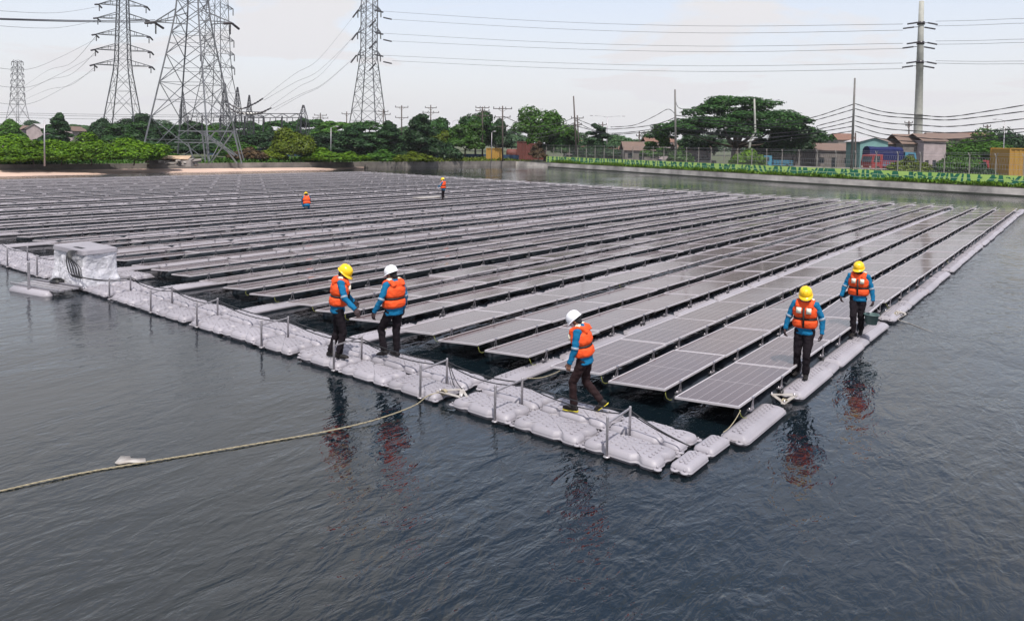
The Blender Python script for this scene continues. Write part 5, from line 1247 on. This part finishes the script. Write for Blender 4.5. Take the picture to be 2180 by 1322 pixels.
# ------------------------------------------------------------------ buildings, vehicles
M['tin']=mat('rusty_tin_roof',(.16,.105,.08),.8,var=.3,vs=1,col2=(.13,.09,.075)); M['wallT']=mat('turquoise_wall',(.15,.28,.27),.8,var=.15,vs=1); M['wallP']=mat('pinkish_wall',(.34,.28,.285),.85,var=.2,vs=1)
M['wallG']=mat('grey_shack_wall',(.16,.14,.13),.9,var=.3,vs=1); M['roofW']=mat('pale_roof',(.42,.40,.40),.6,var=.15); M['win']=mat('dark_window',(.02,.025,.03),.2)
M['tile']=mat('clay_tile_roof',(.16,.085,.06),.85,var=.25,vs=2)
def house(px,D,wpx,top,eave,dep,wm,rm,label,nwin=2,door=True,gable='x',base=None):
    p=gpos(px,D); W=S(wpx,D); he=Z(px,eave,D); ht=max(he+.2,Z(px,top,D)); ht=min(ht,he+W*.45)
    root=empty('house',(p.x,p.y,GZ),.66,label,'house')
    mb=MB(); hx,hy=W/2,dep/2
    ops=[]; n=nwin+(1 if door else 0); 
    for i in range(n): ops.append((-hx+W*(i+.5)/n,('d' if door and i==n//2 else 'w')))
    # front wall built round its openings
    segs=[];x=-hx
    for cx_,k_ in ops:
        ow=min(1.0,W/n*.5); z0,z1=(0,2.05) if k_=='d' else (1.0,2.0); z1=min(z1,he-.25); z0=min(z0,z1-.3)
        mb.box(((x+cx_-ow/2)/2,-hy,he/2),(cx_-ow/2-x,.15,he)); 
        if z0>0: mb.box((cx_,-hy,z0/2),(ow,.15,z0))
        mb.box((cx_,-hy,(z1+he)/2),(ow,.15,he-z1)); x=cx_+ow/2
    mb.box(((x+hx)/2,-hy,he/2),(hx-x,.15,he)); mb.box((0,hy,he/2),(W,.15,he)); mb.box((-hx+.075,0,he/2),(.15,dep-.16,he)); mb.box((hx-.075,0,he/2),(.15,dep-.16,he))
    if gable=='x':
        for y in(-hy,hy): mb.add([(-hx,y-.07,he),(hx,y-.07,he),(0,y-.07,ht-.05),(-hx,y+.07,he),(hx,y+.07,he),(0,y+.07,ht-.05)],[(0,1,2),(5,4,3),(0,3,4,1),(1,4,5,2),(2,5,3,0)])
    mb.build('wall',wm,root)
    mb=MB(); e=.35
    if gable=='x':
        for s_ in(-1,1):
            a=[(0,-hy-e,ht),(0,hy+e,ht),(s_*(hx+e),hy+e,he-.12),(s_*(hx+e),-hy-e,he-.12)]; mb.add(a+[(x_,y_,z_+.07) for x_,y_,z_ in a],[(0,1,2,3),(7,6,5,4),(0,4,5,1),(1,5,6,2),(2,6,7,3),(3,7,4,0)])
    else:
        for s_ in(-1,1):
            a=[(-hx-e,0,ht),(hx+e,0,ht),(hx+e,s_*(hy+e),he-.12),(-hx-e,s_*(hy+e),he-.12)]; mb.add(a+[(x_,y_,z_+.07) for x_,y_,z_ in a],[(0,1,2,3),(7,6,5,4),(0,4,5,1),(1,5,6,2),(2,6,7,3),(3,7,4,0)])
    mb.build('roof',rm,root)
    for cx_,k_ in ops:
        ow=min(1.0,W/n*.5); z0,z1=(0,2.05) if k_=='d' else (1.0,2.0); z1=min(z1,he-.25); z0=min(z0,z1-.3); mb=MB(); mb.box((cx_,-hy+.05,(z0+z1)/2),(ow,.03,z1-z0)); mb.build('door' if k_=='d' else 'window',M['win'],root)
    return root
house(1843,125,58,294,302,5,M['wallT'],M['roofW'],'small turquoise house with pale gable roof behind the third leaning pole',1,True)
house(1868,128,60,296,306,5,M['wallG'],M['tin'],'low house with rusty roof joined to the turquoise house',2,False,'y')
house(1880,130,38,297,307,5,M['wallT'],M['roofW'],'narrow pale-gabled house behind the blue tarpaulin truck',1,False)
house(1925,126,50,287,306,6,M['wallG'],M['tin'],'grey shack with lean-to roof left of the pinkish house',1,True,'y')
house(1966,124,46,286,300,6,M['wallP'],M['tin'],'pinkish plastered house at the foot of the concrete pole',2,True,'y')
house(2010,160,80,284,296,7,M['wallG'],M['tin'],'long brown tin-roofed house right of the concrete pole',2,False,'y')
house(2070,165,70,283,292,7,M['wallG'],M['tile'],'brown roofed house behind the low trees at the right',2,False,'y')
house(1760,135,80,306,320,6,M['wallG'],M['tin'],'dark red-brown shed left of the turquoise house',2,True,'y')
house(1700,140,90,308,318,6,M['wallG'],M['tile'],'brown roofed shed behind the dark rounded tree',2,False,'y')
house(1650,145,100,305,318,6,M['wallP'],M['tin'],'pinkish low house behind the huge rain tree',3,True,'y')
house(1790,220,36,285,298,7,M['wallG'],M['tile'],'two-storey brown house far behind the shed',2,False,'y')
house(1360,150,70,303,320,6,M['wallG'],M['tin'],'pale tin-roofed house between the two tall poles',2,True,'y')
house(1310,155,60,312,322,5,M['wallG'],M['tile'],'low dark roofed house beside the pale tin-roofed house',2,False,'y')
house(1470,150,70,306,320,6,M['wallP'],M['tin'],'brownish house under the left side of the rain tree',2,True,'y')
house(1235,165,60,300,312,6,M['wallG'],M['tile'],'red-brown roofed house behind the first tall pole',2,False,'y')
house(1400,200,60,292,302,7,M['wallP'],M['tile'],'distant orange-roofed house between the tall poles',2,False,'y')
house(30,190,60,268,277,7,M['wallP'],M['tin'],'low house with brownish roof at the foot of the small distant pylon',2,False,'y')
house(90,190,34,265,276,6,M['wallP'],M['roofW'],'small white building left of the dark feathery tree',1,False)
house(155,185,30,270,279,6,M['wallP'],M['tin'],'small pale building right of the dark feathery tree',1,False)
# containers
def container(px,D,wpx,top,dep,m,label,rz=.66,name='shipping_container'):
    p=gpos(px,D); W=S(wpx,D); h=Z(px,top,D); root=empty(name,(p.x,p.y,GZ),rz,label,'container'); mb=MB()
    hx,hy=W/2,dep/2; 
    n=int(W/.28); pts=[]
    for i in range(n): x=-hx+W*i/n; d=.05*(i%2); pts+= [(x,-hy+d),(x+W/n*.8,-hy+d)]
    pts+=[(hx,-hy),(hx,hy),(-hx,hy)]; mb.rings([[Vector((x,y,z)) for x,y in pts] for z in(.12,h-.08)],0,False); mb.build('corrugated_body',m,root)
    mb=MB()
    for x in(-hx,hx):
        for y in(-hy,hy): mb.bar((x,y,0),(x,y,h),.16,.16)
    for z in(.08,h-.06):
        for y in(-hy-.02,hy+.02): mb.bar((-hx,y,z),(hx,y,z),.12,.12)
    mb.build('corner_frame',m,root)
    return root
M['cy']=mat('faded_yellow_paint',(.34,.20,.03),.6,var=.2,vs=1.2,col2=(.33,.17,.03)); M['cr']=mat('rusty_red_paint',(.13,.035,.028),.7,var=.3,vs=1); M['cb']=mat('truck_blue',(.05,.20,.30),.4,var=.15); M['tarp']=fab('blue_tarpaulin',(.012,.016,.07),.5,.6,6,.3); M['tred']=mat('truck_red',(.24,.025,.025),.4,var=.15); M['tyre']=mat('tyre',(.015,.015,.015),.9); M['glass']=mat('vehicle_glass',(.03,.04,.05),.1)
container(2165,90,76,316,3.5,M['cy'],'weathered yellow container at the right edge of the picture')
container(1118,162,34,302,6,M['cr'],'rusty red container left of the round bright tree')
container(1148,166,24,306,5,M['cr'],'second rusty red container half hidden by the round bright tree')
container(1053,146,34,316,3,M['cy'],'low yellow skip behind the blue barrier',name='yellow_skip')
p=gpos(1090,148); p=gpos(1090,160); root=empty('storage_tank',(p.x,p.y,GZ),.66,'rusty horizontal tank left of the red container','tank'); mb=MB(); mb.tube([(-1.3,0,1.3),(-1.1,0,1.3),(1.1,0,1.3),(1.3,0,1.3)],[.5,1.0,1.0,.5],18); mb.build('vessel',M['cr'],root); mb=MB(); mb.box((-.8,0,.25),(.3,1.4,.5)); mb.box((.8,0,.25),(.3,1.4,.5)); mb.build('saddle',M['wallG'],root)
def wheel(root,x,y,r=.48):
    w_=MB(); w_.lathe([(r*.55,-.12),(r*.95,-.13),(r,-.08),(r,.08),(r*.95,.13),(r*.55,.12)],(0,0,0),18); o=w_.build('wheel',M['tyre'],root); o.location=(x,y,r); o.rotation_euler=(PI/2,0,0)
    w_=MB(); w_.lathe([(r*.15,.02),(r*.2,.1),(r*.5,.08),(r*.56,-.1),(r*.1,-.1)],(0,0,0),12); w_.build('rim',M['galv'],o)
def truck(px,D,ln,cabm,label,load,rz,sgn=1):
    p=gpos(px,D); root=empty('truck',(p.x,p.y,GZ),rz,label,'truck'); mb=MB(); hl=ln/2
    # cab profile in x (front at +x*sgn)
    f=hl*sgn; q=[(f,.55),(f,1.35),(f-.25*sgn,2.25),(f-1.6*sgn,2.3),(f-1.6*sgn,.55)]
    mb.rings([[Vector((x,y,z)) for x,z in q] for y in(-1.0,-.9,.9,1.0)],0,False); mb.build('cab',cabm,root)
    mb=MB(); a=[(f+.012*sgn,1.38),(f-.235*sgn,2.18)]; mb.rings([[Vector((a[0][0],y,a[0][1])),Vector((a[1][0],y,a[1][1])),Vector((a[1][0]-.04*sgn,y,a[1][1])),Vector((a[0][0]-.04*sgn,y,a[0][1]))] for y in(-.85,.85)],0,False); mb.build('windscreen',M['glass'],root)
    for s_ in(-1,1):
        mb=MB(); mb.rings([[Vector((x,s_*(1.0+d),z)) for x,z in((f-.25*sgn,1.4),(f-.42*sgn,2.1),(f-1.2*sgn,2.1),(f-1.2*sgn,1.4))] for d in(-.03,.012)],0,False); mb.build('side_window',M['glass'],root)
        mb=MB(); mb.box((f+.015*sgn,s_*.75,.85),(.05,.28,.18)); mb.build('headlight',M['refl'],root)
    mb=MB(); mb.box((-.2*sgn,0,.6),(ln-.4,.9,.2)); mb.build('chassis',M['tyre'],root)
    bl=ln-1.9; bc=-(hl-bl/2)*sgn
    if load:
        mb=MB(); mb.box((bc,0,1.2),(bl,2.1,1.0)); mb.build('cargo_body',cabm,root)
        mb=MB(); rg=[]
        for i in range(9):
            x=bc-bl/2-.05+(bl+.1)*i/8; o_=[]
            for y,z in((-1.12,1.25),(-1.1,1.9),(-1.0,2.55),(-.5,2.8),(0,2.85),(.5,2.8),(1.0,2.55),(1.1,1.9),(1.12,1.25)): o_.append(Vector((x,y,z+.12*noise.noise(Vector((x*1.7,y*2,load))))))
            rg.append(o_)
        mb.rings(rg,0,False); mb.build('tarpaulin',M['tarp'],root)
    else:
        mb=MB(); mb.box((bc,0,.85),(bl,2.0,.1)); 
        for y in(-1,1):
            for i in range(6): mb.box((bc-bl/2+bl*(i+.5)/6,y,1.25),(.08,.05,.7))
            mb.box((bc,y,1.25),(bl,.04,.08)); mb.box((bc,y,1.55),(bl,.04,.08))
        mb.build('stake_bed',cabm,root)
    for x in(f-.85*sgn,bc-bl*.2*sgn):
        for y in(-.88,.88): wheel(root,x,y)
    return root
truck(1893,118,6.2,M['cb'],'light blue truck loaded high under a dark blue tarpaulin',3,.66,1).scale=(1.2,1.2,1.42)
truck(1872,108,4.0,M['tred'],'dark red truck cab in front of the blue tarpaulin truck',0,.9,-1).scale=(1.15,1.15,1.25)
truck(1650,118,5.0,M['cb'],'blue stake-sided truck under the right side of the rain tree',0,.66,-1)
truck(2104,110,4.4,M['tred'],'bright red truck left of the yellow container',0,.66,-1)
for px,D,lab in((1330,150,'dark parked car between the two tall poles'),(1385,148,'dark blue parked car left of the second tall pole'),(1500,146,'grey parked car under the left of the rain tree'),(1215,150,'silver parked car left of the first tall pole')):
    p=gpos(px,D); root=empty('parked_car',(p.x,p.y,GZ),.66,lab,'car'); cm=M['galv'] if 'silver' in lab or 'grey' in lab else (M['tarp'] if 'blue' in lab else M['tyre'])
    q=[(-2.1,.35),(-2.1,.85),(-1.5,.95),(-.9,1.42),(.6,1.42),(1.2,.95),(2.05,.85),(2.1,.35)]
    mb=MB(); mb.rings([[Vector((x*k_,y,z if z<1 else z)) for x,z in q] for y,k_ in((-.85,.97),(-.8,1),(.8,1),(.85,.97))],0,False); mb.build('body',cm,root)
    for s_ in(-1,1): mb=MB(); mb.rings([[Vector((x,s_*(.85+d),z)) for x,z in((-1.3,.97),(-.85,1.35),(.55,1.35),(1.0,.97))] for d in(-.02,.01)],0,False); mb.build('side_window',M['glass'],root)
    for x in(-1.35,1.35):
        for y in(-.75,.75): wheel(root,x,y,.32)
# road guard rail
root=empty('guard_rail',(0,0,0),0,'long pale double guard rail along the road beyond the fence','guard rail')
a=gpos(1690,104); b=gpos(1990,98); mb=MB()
for z in(.55,.95): mb.bar(a+Vector((0,0,z)),b+Vector((0,0,z)),.1,.14)
mb.build('rail',M['whitep'],root)
for i in range(12): q=a.lerp(b,i/11); mb=MB(); mb.bar(q,q+Vector((0,0,1.0)),.12,.12); mb.build('rail_post',M['whitep'],root)
rd=[gpos(1150,160),gpos(2300,100),gpos(2300,92),gpos(1150,150)]
sheet('road',[(q.x,q.y,GZ+.004) for q in rd],M['asph'])
# long blue wall far behind the trees
o=wallseg('blue_wall',[tuple(gpos(440,150)[:2]),tuple(gpos(600,150)[:2]),tuple(gpos(960,150)[:2])],GZ,GZ+1.6,.2,M['blue']); setp(o,'long blue wall glimpsed behind the tree trunks','wall')
# debris heap
p=gpos(372,88); root=empty('debris_heap',(p.x,p.y,GZ),.6,'heap of pale and rusty rubbish with a straw-coloured sheet beside the big pylon','debris heap'); root.scale=(1.25,1.2,1.3); dr=random.Random(9)
M['straw']=mat('straw_sheet',(.42,.30,.20),.9,var=.3,vs=2)
mb=MB(); g=[]
for i in range(9):
    x=-1.9+3.8*i/8; g.append([Vector((x+.2*dr.uniform(-1,1),y,max(0,z+.12*dr.uniform(-1,1)))) for y,z in((-.9,.0),(-.6,.45),(-.1,.72),(.4,.6),(.9,0))])
mb.rings(g,0,False); mb.build('mound',M['wallG'],root)
mb=MB()
for i in range(26): mb.box((dr.uniform(-2.3,2.3),dr.uniform(-1.2,.2),dr.uniform(.1,.55)),(dr.uniform(.2,.9),dr.uniform(.1,.4),dr.uniform(.03,.2)),i%3,M=Matrix.Rotation(dr.uniform(-.6,.6),3,'X')@Matrix.Rotation(dr.uniform(0,3),3,'Z'))
o=mb.build('scrap_pile',[M['whitep'],M['tin'],M['wallG']],root); setp(o,kind='stuff')
mb=MB(); mb.rings([[Vector((x,y,z+d)) for x,y,z in((-1.2,-.7,.62),(.2,-.9,.66),(1.6,-.6,.6),(1.4,.5,.9),(-.9,.5,.86))] for d in(0,.05)],0,False); mb.build('sheet_cover',M['straw'],root)

hb=MB(); hb.box((0,900,60),(3600,2600,128)) if False else None
mh=bpy.data.materials.new('haze_air'); mh.use_nodes=True; nh=mh.node_tree; nh.nodes.remove(nh.nodes['Principled BSDF'])
pv=N(nh,'ShaderNodeVolumePrincipled'); pv.inputs['Color'].default_value=(.97,.97,.99,1); pv.inputs['Density'].default_value=.00018; pv.inputs['Anisotropy'].default_value=.3
nh.links.new(pv.outputs[0],nh.nodes['Material Output'].inputs['Volume'])
hb=MB(); hb.box((0,545,49),(3100,1920,102)); setp(hb.build('haze',mh),kind='stuff')
